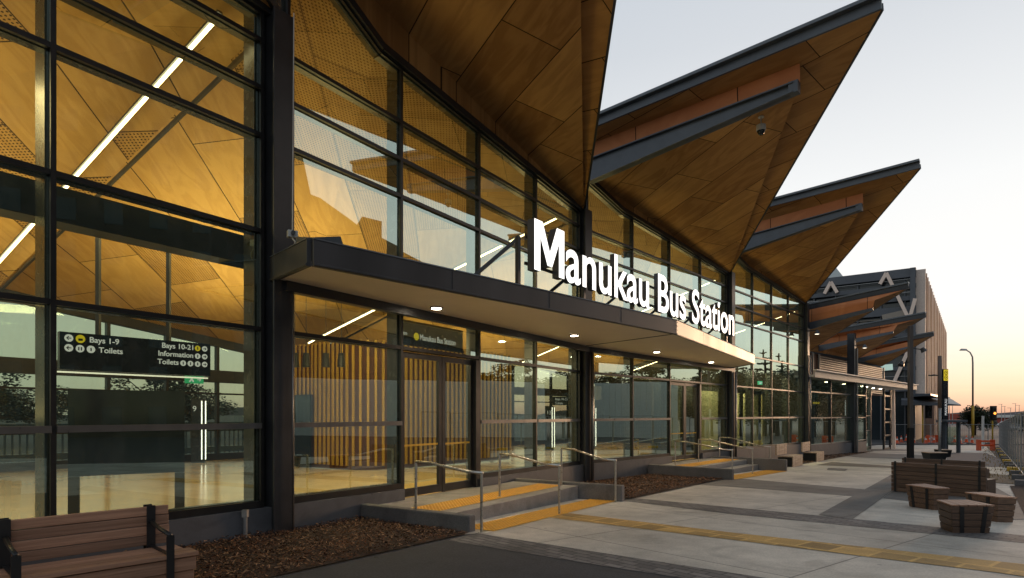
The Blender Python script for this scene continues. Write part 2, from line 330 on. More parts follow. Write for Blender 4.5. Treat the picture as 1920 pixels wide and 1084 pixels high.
TR = [1.54, 2.9, 4.28, 5.63, 6.3, 6.97]
names_bay = {0: 'leftmost glazed bay reaching above the frame', 1: 'glazed bay behind the entrance canopy', 2: 'glazed bay behind the last letters of the sign', 3: 'far glazed bay reflecting trees'}
for i in (0, 1, 2, 3):
    a, u, n, L_ = frame(i)
    t0, t1 = .22, L_ - .22
    mul = [t0 + (t1 - t0) * k / 4 for k in range(5)]
    door = {1: 1, 2: 2}.get(i)
    def sill(t): return zf((a + u * t).y) + .2
    # the bay's own mesh is its head frame; everything else hangs under it
    mb = MB(); kk = TOPS[i][1][0]
    for sa, sb in ((t0, kk), (kk, t1)):
        mb.bar(loc(i, sa, .008, top(i, sa) - .06), loc(i, sb, .008, top(i, sb) - .06), .05, .10, 0)
        mb.bar(loc(i, sa, -.1, top(i, sa) - .06), loc(i, sb, -.1, top(i, sb) - .06), .13, .15, 1)
    bay = mb.build('facade_bay', [M['frame'], M['inner']], station, label=names_bay[i])
    for k in range(4):
        if k == door: continue
        mb = MB()
        p0, p1 = loc(i, mul[k] - (.2 if k == 0 else 0), 0, 0), loc(i, mul[k + 1] + (.2 if k == 3 else 0), 0, 0)
        for q in (0,):
            b0, b1 = gz(p0.y) - .3, gz(p1.y) - .3
            s0, s1 = sill(mul[k]), sill(mul[k + 1])
            o_, b_ = n * .1, n * -.15
            mb.hexa([Vector((p0.x, p0.y, b0)) + b_, Vector((p0.x, p0.y, b0)) + o_, Vector((p1.x, p1.y, b1)) + o_, Vector((p1.x, p1.y, b1)) + b_,
                     Vector((p0.x, p0.y, s0)) + b_, Vector((p0.x, p0.y, s0)) + o_, Vector((p1.x, p1.y, s1)) + o_, Vector((p1.x, p1.y, s1)) + b_])
        mb.build('base_wall', M['upstand'], bay)
    # mullions with outer cap and deep inner fin
    for k, t in enumerate(mul):
        zt = top(i, t) - .02; zb = sill(t) if not (door is not None and k in (door, door + 1)) else zf((a + u * t).y)
        mb = MB()
        w_in = .11
        mb.bar(loc(i, t, .012, zb), loc(i, t, .012, zt), .05, .05, 0, up=n)
        mb.bar(loc(i, t, -.165, zb), loc(i, t, -.165, zt), w_in if 0 < k < 4 else .16, .25, 1, up=n)
        mb.build('mullion', [M['frame'], M['inner']], bay)
    # transoms
    for z in TR + ['sill']:
        mb = MB()
        for k in range(4):
            ta, tb = mul[k] + .025, mul[k + 1] - .025
            if k == door and (z == 1.54 or z == 'sill'): continue
            segs = [(ta, tb)]
            if z == 'top' and ta < TOPS[i][1][0] < tb: segs = [(ta, TOPS[i][1][0]), (TOPS[i][1][0], tb)]
            for (sa, sb) in segs:
                if z == 'sill': za, zb = sill(sa) + .05, sill(sb) + .05
                elif z == 'top': za, zb = top(i, sa) - .06, top(i, sb) - .06
                else:
                    za = zb = z
                    if top(i, sb) < z + .1: continue
                if z == 1.54:
                    mb.bar(loc(i, sa, .03, za), loc(i, sb, .03, zb), .07, .075, 0)
                else:
                    h = .10 if z in ('sill', 'top') else .06
                    mb.bar(loc(i, sa, .008, za), loc(i, sb, .008, zb), .05, h, 0)
                    mb.bar(loc(i, sa, -.1, za), loc(i, sb, -.1, zb), .12, h + .02, 1)
            if z in (1.54, 'sill') and mb.v: mb.build('safety_rail' if z == 1.54 else 'sill', [M['rail'] if z == 1.54 else M['frame'], M['inner']], bay); mb = MB()
        if mb.v: mb.build('transom', [M['frame'], M['inner']], bay)
    # panes
    zs = ['s'] + TR + ['t']
    for k in range(4):
        for j in range(len(zs) - 1):
            if k == door and j < 2: continue
            ta, tb = mul[k] + .004, mul[k + 1] - .004
            ts = [ta, tb]
            if ta < TOPS[i][1][0] < tb: ts.insert(1, TOPS[i][1][0])
            lo = [sill(t) if zs[j] == 's' else zs[j] for t in ts]
            hi = [min(top(i, t) - .03, 99 if zs[j + 1] == 't' else zs[j + 1]) for t in ts]
            if hi[0] - lo[0] < .03 and hi[-1] - lo[-1] < .03: continue
            hi = [max(h, l + .001) for h, l in zip(hi, lo)]
            mb = MB(); off = -.018; ja, jb = random.uniform(-.004, .004), random.uniform(-.004, .004); tm = sum(ts) / len(ts)
            J = lambda t, z: off + ja * (t - tm) + jb * (z - (lo[0] + hi[0]) / 2)
            pts = [loc(i, t, J(t, l), l) for t, l in zip(ts, lo)] + [loc(i, t, J(t, h), h) for t, h in reversed(list(zip(ts, hi)))]
            mb.face(pts); mb.build('glass_pane', M['glass'], bay)
    if door is not None:
        ta, tb = mul[door] + .03, mul[door + 1] - .03; mid = (ta + tb) / 2
        for q, (da, db) in enumerate(((ta, mid - .01), (mid + .01, tb - .14))):
            mb = MB(); zb0 = zf(loc(i, da, 0, 0).y) + .02
            w = .09
            mb.bar(loc(i, da + w / 2, -.05, zb0), loc(i, da + w / 2, -.05, 2.84), w, .06, 0, up=n)
            mb.bar(loc(i, db - w / 2, -.05, zb0), loc(i, db - w / 2, -.05, 2.84), w, .06, 0, up=n)
            mb.bar(loc(i, da + w, -.05, zb0 + .08), loc(i, db - w, -.05, zb0 + .08), .06, .15, 0)
            mb.bar(loc(i, da + w, -.05, 2.79), loc(i, db - w, -.05, 2.79), .06, .1, 0)
            # row of yellow safety dots across the leaf
            for d_ in range(22):
                tt = da + w + .03 + (db - da - 2 * w - .06) * d_ / 21
                mb.bar(loc(i, tt, -.038, zb0 + .93), loc(i, tt, -.038, zb0 + .965), .03, .006, 1, up=n)
            dl = mb.build('door', [M['frame'], M['yellowp']], bay)
            mb = MB(); mb.face([loc(i, da + w, -.05, zb0 + .155), loc(i, db - w, -.05, zb0 + .155), loc(i, db - w, -.05, 2.74), loc(i, da + w, -.05, 2.74)])
            mb.build('door_glass', M['glass'], bay)
        mb = MB(); mb.bar(loc(i, tb - .07, -.05, zf(loc(i, tb, 0, 0).y)), loc(i, tb - .07, -.05, 2.84), .14, .22, 0, up=n)
        mb.build('door_post', M['frame'], bay)
# inner eaves beam behind the glass
for i in (0, 1, 2, 3):
    a, u, n, L_ = frame(i); mb = MB()
    mb.bar(loc(i, -.4, -.62, 4.12), loc(i, L_ + .35, -.62, 4.12), .22, .40, 0)
    mb.bar(loc(i, -.4, -.62, 3.91), loc(i, L_ + .35, -.62, 3.91), .34, .02, 0)
    mb.build('inner_beam', plain('green black beam', (.016, .024, .020), .3, var=.2) if i == 0 else bpy.data.materials['green black beam'], station)
# columns
col_top = {1: 7.4, 2: 7.42, 3: 7.55, 4: 7.7}
for k in (1, 2, 3, 4):
    i = k if k < 4 else 3
    a, u, n, L_ = frame(i); p = K[k]
    mb = MB(); zb = gz(p.y) - .1; zt = col_top[k] + .02
    c = p + n * .04
    mb.bar(c.to_3d() + Vector((0, 0, zb)), c + Vector((0, 0, zt)), .24, .34, 0, up=n)
    for s_ in (-1, 1):      # flanges
        q = c + n * (.165 * s_); mb.bar(q + Vector((0, 0, zb)), q + Vector((0, 0, zt)), .34, .03, 0, up=n)
    mb.build('column', M['steel'], station, bevel=.006)
    if k in (1, 2, 3, 4):
        q = p + n * (.27) + u * .10
        mb = MB(); mb.tube([q + Vector((0, 0, zb)), q + Vector((0, 0, 3.45 if k < 4 else 4.9))], .012 if k == 1 else .045, 10)
        mb.build('downpipe', M['rail'], station, smooth=True)

# ------------------------------------------------------------------ roof wings
def wing(i, zs, sb, zb, sT, zT, F0z, tops, off=.6, fascia_h=.27, V=None, A0=None):
    a, u, n, L_ = frame(i)
    l = lambda uu, nn, z: loc(i, uu, nn, z)
    zk, ze = tops
    A0 = l(0, .05, zs); A1 = l(2.12, .05, zk); A2 = l(L_ - .02, .05, ze)
    Kb = l(.02, sb + .12, zb + .02); Kt = l(-.02, sb + .12, zb + .42)
    T = l(-off, sT, zT); F0 = l(-off, -.3, F0z); S0 = l(-.02, 0, zs + .75); Sb = l(.0, 0, zs + .33)
    uvf = lambda c: ((Vector((c.x, c.y, 0)) - a).dot(u), (Vector((c.x, c.y, 0)) - a).dot(n))
    mb = MB(); mb.face([A0, Kb, A2, A1]); w = mb.build('roof_wing', M['soffit'], station, uvf=uvf)
    mb = MB(); mb.face([Kt, T, A2]); mb.face([Kb, Kt, A2]); mb.build('edge_soffit', M['soffit2'], w, uvf=uvf)
    mb = MB(); mb.face([F0, T, Kt, S0]); mb.build('upper_soffit', M['soffit2'], w, uvf=lambda c: ((Vector((c.x, c.y, 0)) - a).dot(u), (Vector((c.x, c.y, 0)) - a).dot(n) * 1.0))
    mb = MB()
    o_ = u * .04
    mb.face([Sb, Kb, Kt, S0]); mb.build('timber_upstand', M['strip'], w, uvf=lambda c: ((Vector((c.x, c.y, 0)) - a).dot(n), 0.3 + (c.z * .3) % 1))
    # tapered steel beam under the upstand
    mb = MB(); B = l(0.0, sb, zb)
    for (y0, y1, wd) in ((0, 1, .06), ):
        b0, b1 = l(.0, .25, zs + .30), B
        d0, d1 = .62, .20
        for (sgn, ww, hh0, hh1, o0) in ((0, .05, d0, d1, 0),):
            p = [b0 + u * -.03 - Vector((0, 0, d0)), b0 + u * .03 - Vector((0, 0, d0)), b1 + u * .03 - Vector((0, 0, d1)), b1 + u * -.03 - Vector((0, 0, d1))]
            q = [b0 + u * -.03, b0 + u * .03, b1 + u * .03, b1 + u * -.03]; mb.hexa(p + q)
        for (za, zb_) in ((0, 0), (-d0, -d1)):
            p = [b0 + u * -.13 + Vector((0, 0, za)), b0 + u * .13 + Vector((0, 0, za)), b1 + u * .13 + Vector((0, 0, zb_)), b1 + u * -.13 + Vector((0, 0, zb_))]
            mb.hexa(p + [x + Vector((0, 0, .03)) for x in p])
    mb.box(B + Vector((0, 0, -.08)), (.2, .2, .26), M=Matrix.Rotation(math.atan2(n.y, n.x), 3, 'Z'))
    mb.build('steel_beam', M['steel_light'], w)
    # fascia along the high edge, two-step with capping
    mb = MB(); h = Vector((0, 0, 1)); f0, f1 = F0 - u * .03, T - u * .03 + n * .0
    mb.bar(f0 + h * fascia_h * .38, f1 + h * fascia_h * .38, .06, fascia_h * .76, 0)
    mb.bar(f0 - u * .05 + h * fascia_h * .88, f1 - u * .05 + h * fascia_h * .88, .22, fascia_h * .26, 1)
    mb.build('fascia', [M['steel_light'], M['cap']], w)
    # thin dark trim along the falling edge
    mb = MB(); mb.bar(T + h * .07 + u * .02, A2 + h * .06 + u * .04, .05, .16, 0); mb.build('edge_trim', M['steel'], w)
    # roof sheet on top
    mb = MB(); h_ = h * (fascia_h * .9)
    bk0, bk1 = l(-off, -DEP, zs - 2.6), l(L_, -DEP, ze - 3.0)
    mb.face([F0 + h_, T + h_ * .9, A2 + h * .16]); mb.face([F0 + h_, A2 + h * .16, bk1 + h * .2, bk0 + h * 1.0])
    mb.build('roof_sheet', M['cap'], w)
    # head beam over the glass
    mb = MB()
    for p, q in ((A0, A1), (A1, A2)): mb.bar(p + h * -.0 - n * .02, q + h * -.0 - n * .02, .13, .13, 0)
    mb.build('head_beam', M['steel'], w)
    return w
W1 = wing(1, 9.08, 4.7, 9.3, 6.2, 9.6, 9.6, (8.05, 7.43))
W0 = wing(0, 9.0, 4.7, 9.3, 6.2, 9.6, 9.6, (8.05, 7.42))
W2 = wing(2, 8.5, 5.66, 9.02, 7.45, 9.6, 9.3, (8.03, 7.55))
W3 = wing(3, 8.6, 4.83, 9.28, 6.76, 9.93, 9.65, (8.17, 7.71))
tag(W1, 'large roof wing over the entrance, tip beyond the top of the picture')
tag(W2, 'roof wing carrying the dome camera'); tag(W3, 'third roof wing with its whole tip against the sky')

# far small wings over the open end
def far_wing(T, F0, Kt, Kb, B0, V, A0, lab, apexes=None):
    a = A0.copy(); a.z = 0
    u = (V - A0); u.z = 0; u.normalize(); n = Vector((u.y, -u.x, 0)); h = Vector((0, 0, 1))
    uvf = lambda c: ((Vector((c.x, c.y, 0)) - a).dot(u), (Vector((c.x, c.y, 0)) - a).dot(n))
    mb = MB(); mb.face([A0, B0, Kb, V]); w = mb.build('roof_wing', M['soffit'], station, uvf=uvf, label=lab)
    mb = MB(); mb.face([Kt, T, V]); mb.face([Kb, Kt, V]); mb.build('edge_soffit', M['soffit2'], w, uvf=uvf)
    S0 = B0 + h * (Kt.z - Kb.z)
    mb = MB(); mb.face([F0, T, Kt, S0]); mb.face([S0, Kt, Kb, B0]); mb.build('upper_soffit', M['strip'], w, uvf=lambda c: ((Vector((c.x, c.y, 0)) - a).dot(n), .3 + c.z * .2))
    mb = MB(); mb.hexa([B0 - h * .42 - u * .04, B0 - h * .42 + u * .04, Kb - h * .14 + u * .04, Kb - h * .14 - u * .04, B0 - u * .04, B0 + u * .04, Kb + u * .04, Kb - u * .04])
    mb.build('steel_beam', M['steel_light'], w)
    mb = MB(); mb.bar(F0 + h * .1, T + h * .1, .08, .28, 0); mb.bar(F0 + h * .26, T + h * .26, .2, .08, 1); mb.build('fascia', [M['steel'], M['cap']], w)
    mb = MB(); mb.bar(T + h * .05, V + h * .05, .05, .12, 0); mb.build('edge_trim', M['steel'], w)
    mb = MB(); mb.face([F0 + h * .24, T + h * .24, V + h * .14]); mb.face([F0 + h * .24, V + h * .14, V - n * 6 + h * .1, F0 - n * 6 + h * .2]); mb.build('roof_sheet', M['cap'], w)
far_wing(P(1704, 540, 29.7), P(1505, 582, 33.6), P(1640, 563, 30.7), P(1637, 577, 30.8), P(1512, 606, 33.4), P(1516, 659, 42), P(1490, 632, 38), 'first of the small far wings, crossing the slanted white braces')
far_wing(P(1736, 594, 36.6), P(1570, 624, 41.0), P(1683, 609, 37.9), P(1675, 621, 38.0), P(1535, 648, 43), P(1606, 674, 50), P(1517, 658, 42.2), 'second small far wing')
far_wing(P(1751, 629, 44.7), P(1640, 648, 48.0), P(1704, 641, 45.9), P(1702, 650, 46), P(1608, 672, 50), P(1653, 687, 56), P(1604, 674, 50.2), 'smallest farthest roof wing')

# ------------------------------------------------------------------ interior: floor, ceiling, back wall
def backpt(k, d=DEP):
    i = min(max(k, 0), 4)
    a, u, n, L_ = frame(i); i2 = max(k - 1, 0); n2 = frame(i2)[2]
    nn = (n + n2).normalized(); return K[k] - nn * d
BK = [backpt(k) for k in range(6)]
mb = MB()
for i in range(4):
    a, b = K[i], K[i + 1]; c, d = BK[i + 1], BK[i]
    q = [Vector((p.x, p.y, zf(p.y))) for p in (a, b, c, d)]
    mb.face(q)
mb.build('interior_floor', M['floor'], station)
ceil = None
for i in range(4):
    a, u, n, L_ = frame(i)
    uvf = lambda c, a=a, u=u, n=n: ((Vector((c.x, c.y, 0)) - a).dot(u), (Vector((c.x, c.y, 0)) - a).dot(n))
    pr = [(t if t is not None else L_, z) for t, z in TOPS[i]]
    fr = [loc(i, t, -.12, z - .02) for t, z in pr]
    b0 = Vector((BK[i].x, BK[i].y, 5.3)); b1 = Vector((BK[i + 1].x, BK[i + 1].y, 4.0))
    mid = (fr[1] * .45 + b1 * .55); mid.z = 6.35
    mb = MB(); mb.face([fr[0], fr[1], mid]); mb.face([fr[0], mid, b0]); mb.face([fr[1], fr[2], mid]); mb.face([fr[2], b1, mid]); mb.face([mid, b1, b0])
    # vertical timber side to the next, higher bay
    if i < 3:
        nz = TOPS[i + 1][0][1]; mb.face([fr[2], Vector((fr[2].x, fr[2].y, nz)), Vector((b1.x, b1.y, 5.3)), b1])
    c = mb.build('ceiling', M['ceil'], station, uvf=uvf)
    # dark steel rib down the gridline
    mb = MB(); mb.bar(fr[2] - Vector((0, 0, .12)) , b1 - Vector((0, 0, .12)), .05, .06); mb.bar(fr[0] - Vector((0, 0, .1)) + u * 3.4 - n * .5, b0 + u * 3.0 - Vector((0, 0, .1)), .07, .12) if False else None
    mb.build('ceiling_rib', M['steel'], station)
# back wall facing the bus bays
for i in range(4):
    a, b = BK[i], BK[i + 1]; u = (b - a).normalized(); L_ = (b - a).length; n = Vector((u.y, -u.x, 0))
    def bl(t, o, z, a=a, u=u, n=n): p = a + u * t + n * o; return Vector((p.x, p.y, z))
    mb = MB(); z0 = zf(a.y)
    mb.bar(bl(0, 0, 3.08), bl(L_, 0, 3.08), .3, .44, 0)
    mb.bar(bl(0, 0, 2.45), bl(L_, 0, 2.45), .1, .06, 0)
    mb.bar(bl(0, 0, z0 + .12), bl(L_, 0, zf(b.y) + .12), .14, .26, 0)
    mb.bar(bl(0, 0, 1.15), bl(L_, 0, 1.1), .06, .05, 0)
    k = 6
    for j in range(k + 1):
        t = L_ * j / k; zt = 5.2 - 1.2 * j / k
        mb.bar(bl(t, 0, z0), bl(t, 0, zt), .1, .16, 0, up=n)
    # ceiling edge band
    mb.bar(bl(0, 0, 5.15), bl(L_, 0, 3.9), .2, .3, 0)
    w = mb.build('back_screen', M['frame'], station)
    mb = MB(); mb.face([bl(0, .02, z0), bl(L_, .02, z0), bl(L_, .02, 4.0), bl(0, .02, 5.25)]); mb.build('back_glass', M['glass_clear'], w)
# end wall between interior and the open end (pale panels in the far bay)
a, u, n, L_ = frame(3); mb = MB()
for k, (t, w_) in enumerate(((.7, 1.9), (3.3, 1.9), (5.9, 1.9), (8.4, 1.0))):
    q = a + u * (t + w_ / 2) - n * 1.6
    mb.bar(q + Vector((0, 0, -.2)), q + Vector((0, 0, 2.75)), w_, .08, 0, up=n)
q = a + u * (-1.7) - n * 1.6; mb.bar(q + Vector((0, 0, -.2)), q + Vector((0, 0, 2.75)), 1.0, .08, 0, up=n)
mb.build('pale_panel', plain('pale green panel', (.42, .42, .25), .6, var=.05), station)
mb = MB()
q0 = loc(3, -2.3, -2.2, -.3); q1 = loc(3, L_, -2.2, -.3); mb.prism([q0, q1, q1 + Vector((0, 0, 3.3)), q0 + Vector((0, 0, 3.3))], n * -.1)
q0 = loc(3, L_ - .1, -.3, -.3); q1 = loc(3, L_ - .1, -DEP, -.3); mb.prism([q0, q1, q1 + Vector((0, 0, 7.6)), q0 + Vector((0, 0, 7.6))], u * .1)
mb.build('partition_wall', plain('dark partition', (.03, .032, .026), .5), station)

# ------------------------------------------------------------------ open end: lower building, louvres, far columns
a4, u4, n4, L4 = frame(4)
mb = MB()
A_, B_, C_ = P(1512, 659, 42), P(1604, 682, 47.5), P(1654, 688, 56)
zt = 6.1
base = [Vector((20.0, 41.6, 0)), Vector((34.2, 56.2, 0))]
lu = (base[1] - base[0]).normalized(); ln = Vector((lu.y, -lu.x, 0)); LL = (base[1] - base[0]).length
mb.prism([base[0] + Vector((0, 0, 3.4)), base[1] + Vector((0, 0, 3.4)), base[1] + Vector((0, 0, 6.0)), base[0] + Vector((0, 0, 6.0))], ln * -.2, 1)
k = 0; z = 3.6
while z < 6.0:
    s0 = base[0] + lu * 2.6; mb.bar(Vector((s0.x, s0.y, z)) + ln * .08, Vector((base[1].x, base[1].y, z)) + ln * .08, .09, .085, 0); z += .16
for t in (0, 1.3, 2.6, LL / 2 + 1.6, LL): p = base[0] + lu * t; mb.bar(Vector((p.x, p.y, 3.4)) + ln * .12, Vector((p.x, p.y, 6.0)) + ln * .12, .12, .1, 0, up=ln)
mb.build('louvre_wall', [M['louvre'], M['slatback']], station)
# lower canopy over glass, runs along the column line
c0 = Vector((15.9, 33.05, 3.72)); c1 = Vector((32.6, 49.9, 3.72)); cu = (c1 - c0).normalized(); cn = Vector((cu.y, -cu.x, 0))
mb = MB(); p = [c0 + cn * .45, c1 + cn * .45, c1 - cn * 4.5, c0 - cn * 4.5]
mb.prism(p, (0, 0, .12), 1); mb.bar(c0 + cn * .48 + Vector((0, 0, .16)), c1 + cn * .48 + Vector((0, 0, .16)), .06, .36, 0); mb.bar(c0 + cn * .53 + Vector((0, 0, .37)), c1 + cn * .53 + Vector((0, 0, .37)), .2, .06, 2)
low = mb.build('lower_canopy', [plain('cream fascia', (.42, .37, .31), .5, var=.06), M['white_soffit'], M['whitep']], station)
for t, o_ in ((3, -.8), (3.5, -2.2), (6, -.8), (7.2, -2.2), (9.5, -.8), (13.5, -.8), (15, -.9), (18, -1.2), (20, -1.2)):
    q = c0 + cu * t + cn * o_ - Vector((0, 0, .01)); mb = MB(); mb.tube([q, q - Vector((0, 0, .02))], .09, 12); mb.build('downlight', M['spot'], low)
# glass shopfront below it
Lb = (c1 - c0).length
def cl(t, o_, z): p = c0 + cu * t + cn * o_; return Vector((p.x, p.y, z))
mb = MB()
mb.hexa([cl(.2, -.1, -1.2), cl(.2, .1, -1.2), cl(11.2, .1, -1.2), cl(11.2, -.1, -1.2), cl(.2, -.1, .02), cl(.2, .1, .02), cl(11.2, .1, -.12), cl(11.2, -.1, -.12)])
sf = mb.build('shopfront', M['upstand'], station, label='dim glazed shopfront under the low cream canopy')
for t in (.2, 4.1, 8.1, 11.2):
    mb = MB(); mb.bar(cl(t, 0, -.1), cl(t, 0, 3.7), .09, .16, 0, up=cn); mb.build('mullion', M['frame'], sf)
for z in (.0, 1.5, 2.95):
    mb = MB(); mb.bar(cl(.2, .03, z), cl(11.2, .03, z), .08, .07, 0); mb.build('transom', M['rail'], sf)
mb = MB(); mb.face([cl(.2, 0, -.05), cl(11.2, 0, -.05), cl(11.2, 0, 3.7), cl(.2, 0, 3.7)]); mb.build('shop_glass', M['glass'], sf)
mb = MB(); mb.face([cl(.2, -4, -.2), cl(11.2, -4, -.2), cl(11.2, -4, 3.7), cl(.2, -4, 3.7)]); mb.face([cl(.2, -4, -.05), cl(11.2, -4, -.05), cl(11.2, 0, -.05), cl(.2, 0, -.05)])
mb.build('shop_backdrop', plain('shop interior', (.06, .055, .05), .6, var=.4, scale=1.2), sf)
mb = MB()   # patterned screen inside the shop
for r_ in range(14):
    for c_ in range(5):
        if (r_ + c_) % 2: mb.bar(cl(3.4 + c_ * .22, -.6, -.0 + r_ * .17), cl(3.4 + c_ * .22, -.6, .13 + r_ * .17), .15, .02, 0, up=cn)
mb.build('patterned_screen', M['louvre'], sf)
# recessed second shopfront
mb = MB()
for t in (11.6, 13.2, 14.9, 16.4): mb.bar(cl(t, -1.0, -.9), cl(t, -1.0, 3.7), .1, .12, 0, up=cn)
for z in (-.7, .5, 1.6, 2.9): mb.bar(cl(11.2, -1.0, z), cl(16.4, -1.0, z), .06, .06, 0)
s2 = mb.build('recessed_shopfront', M['rail'], station)
mb = MB(); mb.face([cl(11.2, -1.05, -1.1), cl(16.4, -1.05, -1.1), cl(16.4, -1.05, 3.7), cl(11.2, -1.05, 3.7)]); mb.build('shop_glass', M['glass'], s2)
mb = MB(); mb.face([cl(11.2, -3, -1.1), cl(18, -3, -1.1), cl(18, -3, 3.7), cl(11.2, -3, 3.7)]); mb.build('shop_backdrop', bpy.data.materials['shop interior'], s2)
# lit ladder frame posts at the end of the low canopy
mb = MB()
for t in (17.6, 19.4): mb.bar(cl(t, -.4, -1.2), cl(t, -.4, 3.6), .14, .14, 0, up=cn)
for z in (-.9, .1, 1.1, 2.1, 3.1): mb.bar(cl(17.6, -.4, z), cl(19.4, -.4, z), .1, .12, 0)
mb.build('ladder_frame', M['steel'], station)
mb = MB(); mb.bar(cl(20.6, -.4, -1.2), cl(20.3, -.4, 3.6), .22, .2, 0, up=cn); mb.build('slanted_post', M['brace'], station)
# columns of the open end
for k_, q in ((5, K[5]),):
    mb = MB(); zb = gz(q.y) - .1; mb.bar(q + Vector((0, 0, zb)), q + Vector((0, 0, 6.85)), .36, .42, 0, up=n4); mb.build('column', M['steel'], station)
    mb = MB(); q2 = q + n4 * .26 + u4 * .22; mb.tube([q2 + Vector((0, 0, zb)), q2 + Vector((0, 0, 5.9))], .05, 8); mb.build('downpipe', M['rail'], station)

# ------------------------------------------------------------------ entrance canopy
ZS = 3.6
can = [Vector((-2.55, 7.73, ZS)), Vector((3.83, 14.36, ZS)), Vector((8.99, 22.7, ZS)), loc(2, 10.3, .26, ZS), loc(2, .3, .2, ZS), Vector((1.75, 17.0, ZS)), loc(1, .3, .2, ZS), Vector((-3.39, 8.66, ZS))]
mb = MB(); mb.prism(can, (0, 0, .05)); canopy = mb.build('entrance_canopy', M['white_soffit'], station, label='dark edged entrance canopy carrying the lit sign')
mb = MB()
def fas(p, q, h=.29, ext=0):
    d = (q - p).normalized(); nn = Vector((d.y, -d.x, 0))
    mb.bar(p + nn * .03 + Vector((0, 0, .145)), q + nn * .03 + Vector((0, 0, .145)), .06, .34, 0)
    mb.bar(p + nn * .06 - Vector((0, 0, .0)), q + nn * .06, .03, .03, 0)
fas(can[7], can[0]); fas(can[0], can[1])
mb.build('fascia', plain('charcoal fascia', (.045, .045, .048), .42, var=.25, scale=1.2, stretch=(1, 1, .15)), canopy, bevel=.004)
mb = MB(); fas(can[1], can[2]); fas(can[2], can[3]); mb.build('fascia', plain('lit end fascia', (.20, .18, .155), .45, var=.15, scale=1.2, stretch=(1, 1, .15)), canopy)  # horizon glow on the right-facing fascia put into a paler colour
mb = MB()   # raised metal capping tray
inner = [p.copy() for p in can]
outp = [Vector((p.x, p.y, ZS + .31)) for p in can]
cen = sum(outp, Vector()) / len(outp)
up_ = [p.lerp(Vector((can[(k)].x, can[k].y, ZS + .31)) * 1, 0) for k, p in enumerate(outp)]
mb.prism(outp, (0, 0, .03), 0)
def capbar(p, q):
    d = (q - p).normalized(); nn = Vector((d.y, -d.x, 0)); a_ = p - nn * .17 + Vector((0, 0, .36)); b_ = q - nn * .17 + Vector((0, 0, .36))
    mb.hexa([p + nn * .07 + Vector((0, 0, .315)), q + nn * .07 + Vector((0, 0, .315)), q - nn * .45 + Vector((0, 0, .315)), p - nn * .45 + Vector((0, 0, .315)),
             p + nn * .06 + Vector((0, 0, .335)), q + nn * .06 + Vector((0, 0, .335)), q - nn * .40 + Vector((0, 0, .44)), p - nn * .40 + Vector((0, 0, .44))])
capbar(can[7], can[0]); capbar(can[0], can[1]); capbar(can[1], can[2])
mb.build('capping', M['cap'], canopy)
mb = MB(); mb.bar(Vector((1.95, 17.0, ZS - .004)), can[1] + Vector((0, 0, -.004)), .05, .012, 0); 
for t in ((.28, 1),): pass
mb.build('soffit_joint', M['steel'], canopy)
for (p, q, L0) in ((can[0], can[1], 9.2), (can[1], can[2], 9.8)):
    d = (q - p).normalized(); nn = Vector((d.y, -d.x, 0)); mb = MB()
    for k in range(1, 4):
        c = p + d * L0 * k / 4 + nn * .061; mb.bar(c + Vector((0, 0, -.02)), c + Vector((0, 0, .31)), .012, .004, 0, up=nn)
    for z in (0, .09, .18, .27):
        for o_ in (.05,): c = (q - d * o_ if p is can[0] else p + d * o_) + nn * .062; mb.box(c + Vector((0, 0, z)), (.012, .012, .012))
    mb.build('fascia_joint', M['steel'], canopy)
mb = MB()
for p_, q_ in ((loc(1, .0, .2, ZS), loc(1, 10.0, .16, ZS)), (loc(2, .1, .16, ZS), can[3])): mb.bar(p_ - Vector((0, 0, .07)), q_ - Vector((0, 0, .07)), .14, .15, 0)
mb.build('back_trim', M['steel'], canopy)
for (x, y) in ((-1.34, 10.8), (1.49, 14.55), (4.38, 18.4), (7.2, 22.0)):
    mb = MB(); q = Vector((x, y, ZS)); mb.tube([q - Vector((0, 0, .004)), q - Vector((0, 0, .022))], .115, 24)
    r_ = mb.build('downlight', M['cap'], canopy); mb = MB(); mb.tube([q - Vector((0, 0, .02)), q - Vector((0, 0, .030))], .085, 24); mb.build('lens', M['spot'], r_)

# ------------------------------------------------------------------ text
def text_mesh(s, size, extr=0., off=0., sx=1.0):
    cu_ = bpy.data.curves.new('lettering', 'FONT'); cu_.body = s; cu_.size = size; cu_.extrude = extr; cu_.offset = off
    o = bpy.data.objects.new('lettering', cu_); COL.objects.link(o)
    dg = bpy.context.evaluated_depsgraph_get(); me = bpy.data.meshes.new_from_object(o.evaluated_get(dg))
    COL.objects.unlink(o); bpy.data.objects.remove(o)
    for v in me.vertices: v.co.x *= sx
    return me
def put_text(s, size, mats, parent, Mx, name='lettering', extr=.002, off=0., sx=1., right=False):
    me = text_mesh(s, size, extr, off, sx)
    if right:
        w = max(v.co.x for v in me.vertices)
        for v in me.vertices: v.co.x -= w
    me.materials.clear()
    for m in mats: me.materials.append(m)
    if len(mats) > 1:
        for p in me.polygons: p.material_index = 0 if p.normal.z > .5 else 1
    me.transform(Mx); me.name = name
    o = bpy.data.objects.new(name, me); COL.objects.link(o)
    if parent: o.parent = parent
    return o
def basis(origin, xdir, zdir=Vector((0, 0, 1))):     # text x along xdir, text y up, normal = xdir x up
    x = Vector(xdir).normalized(); y = Vector(zdir); z = x.cross(y).normalized()
    m = Matrix((x, y, z)).transposed().to_4x4(); m.translation = origin; return m

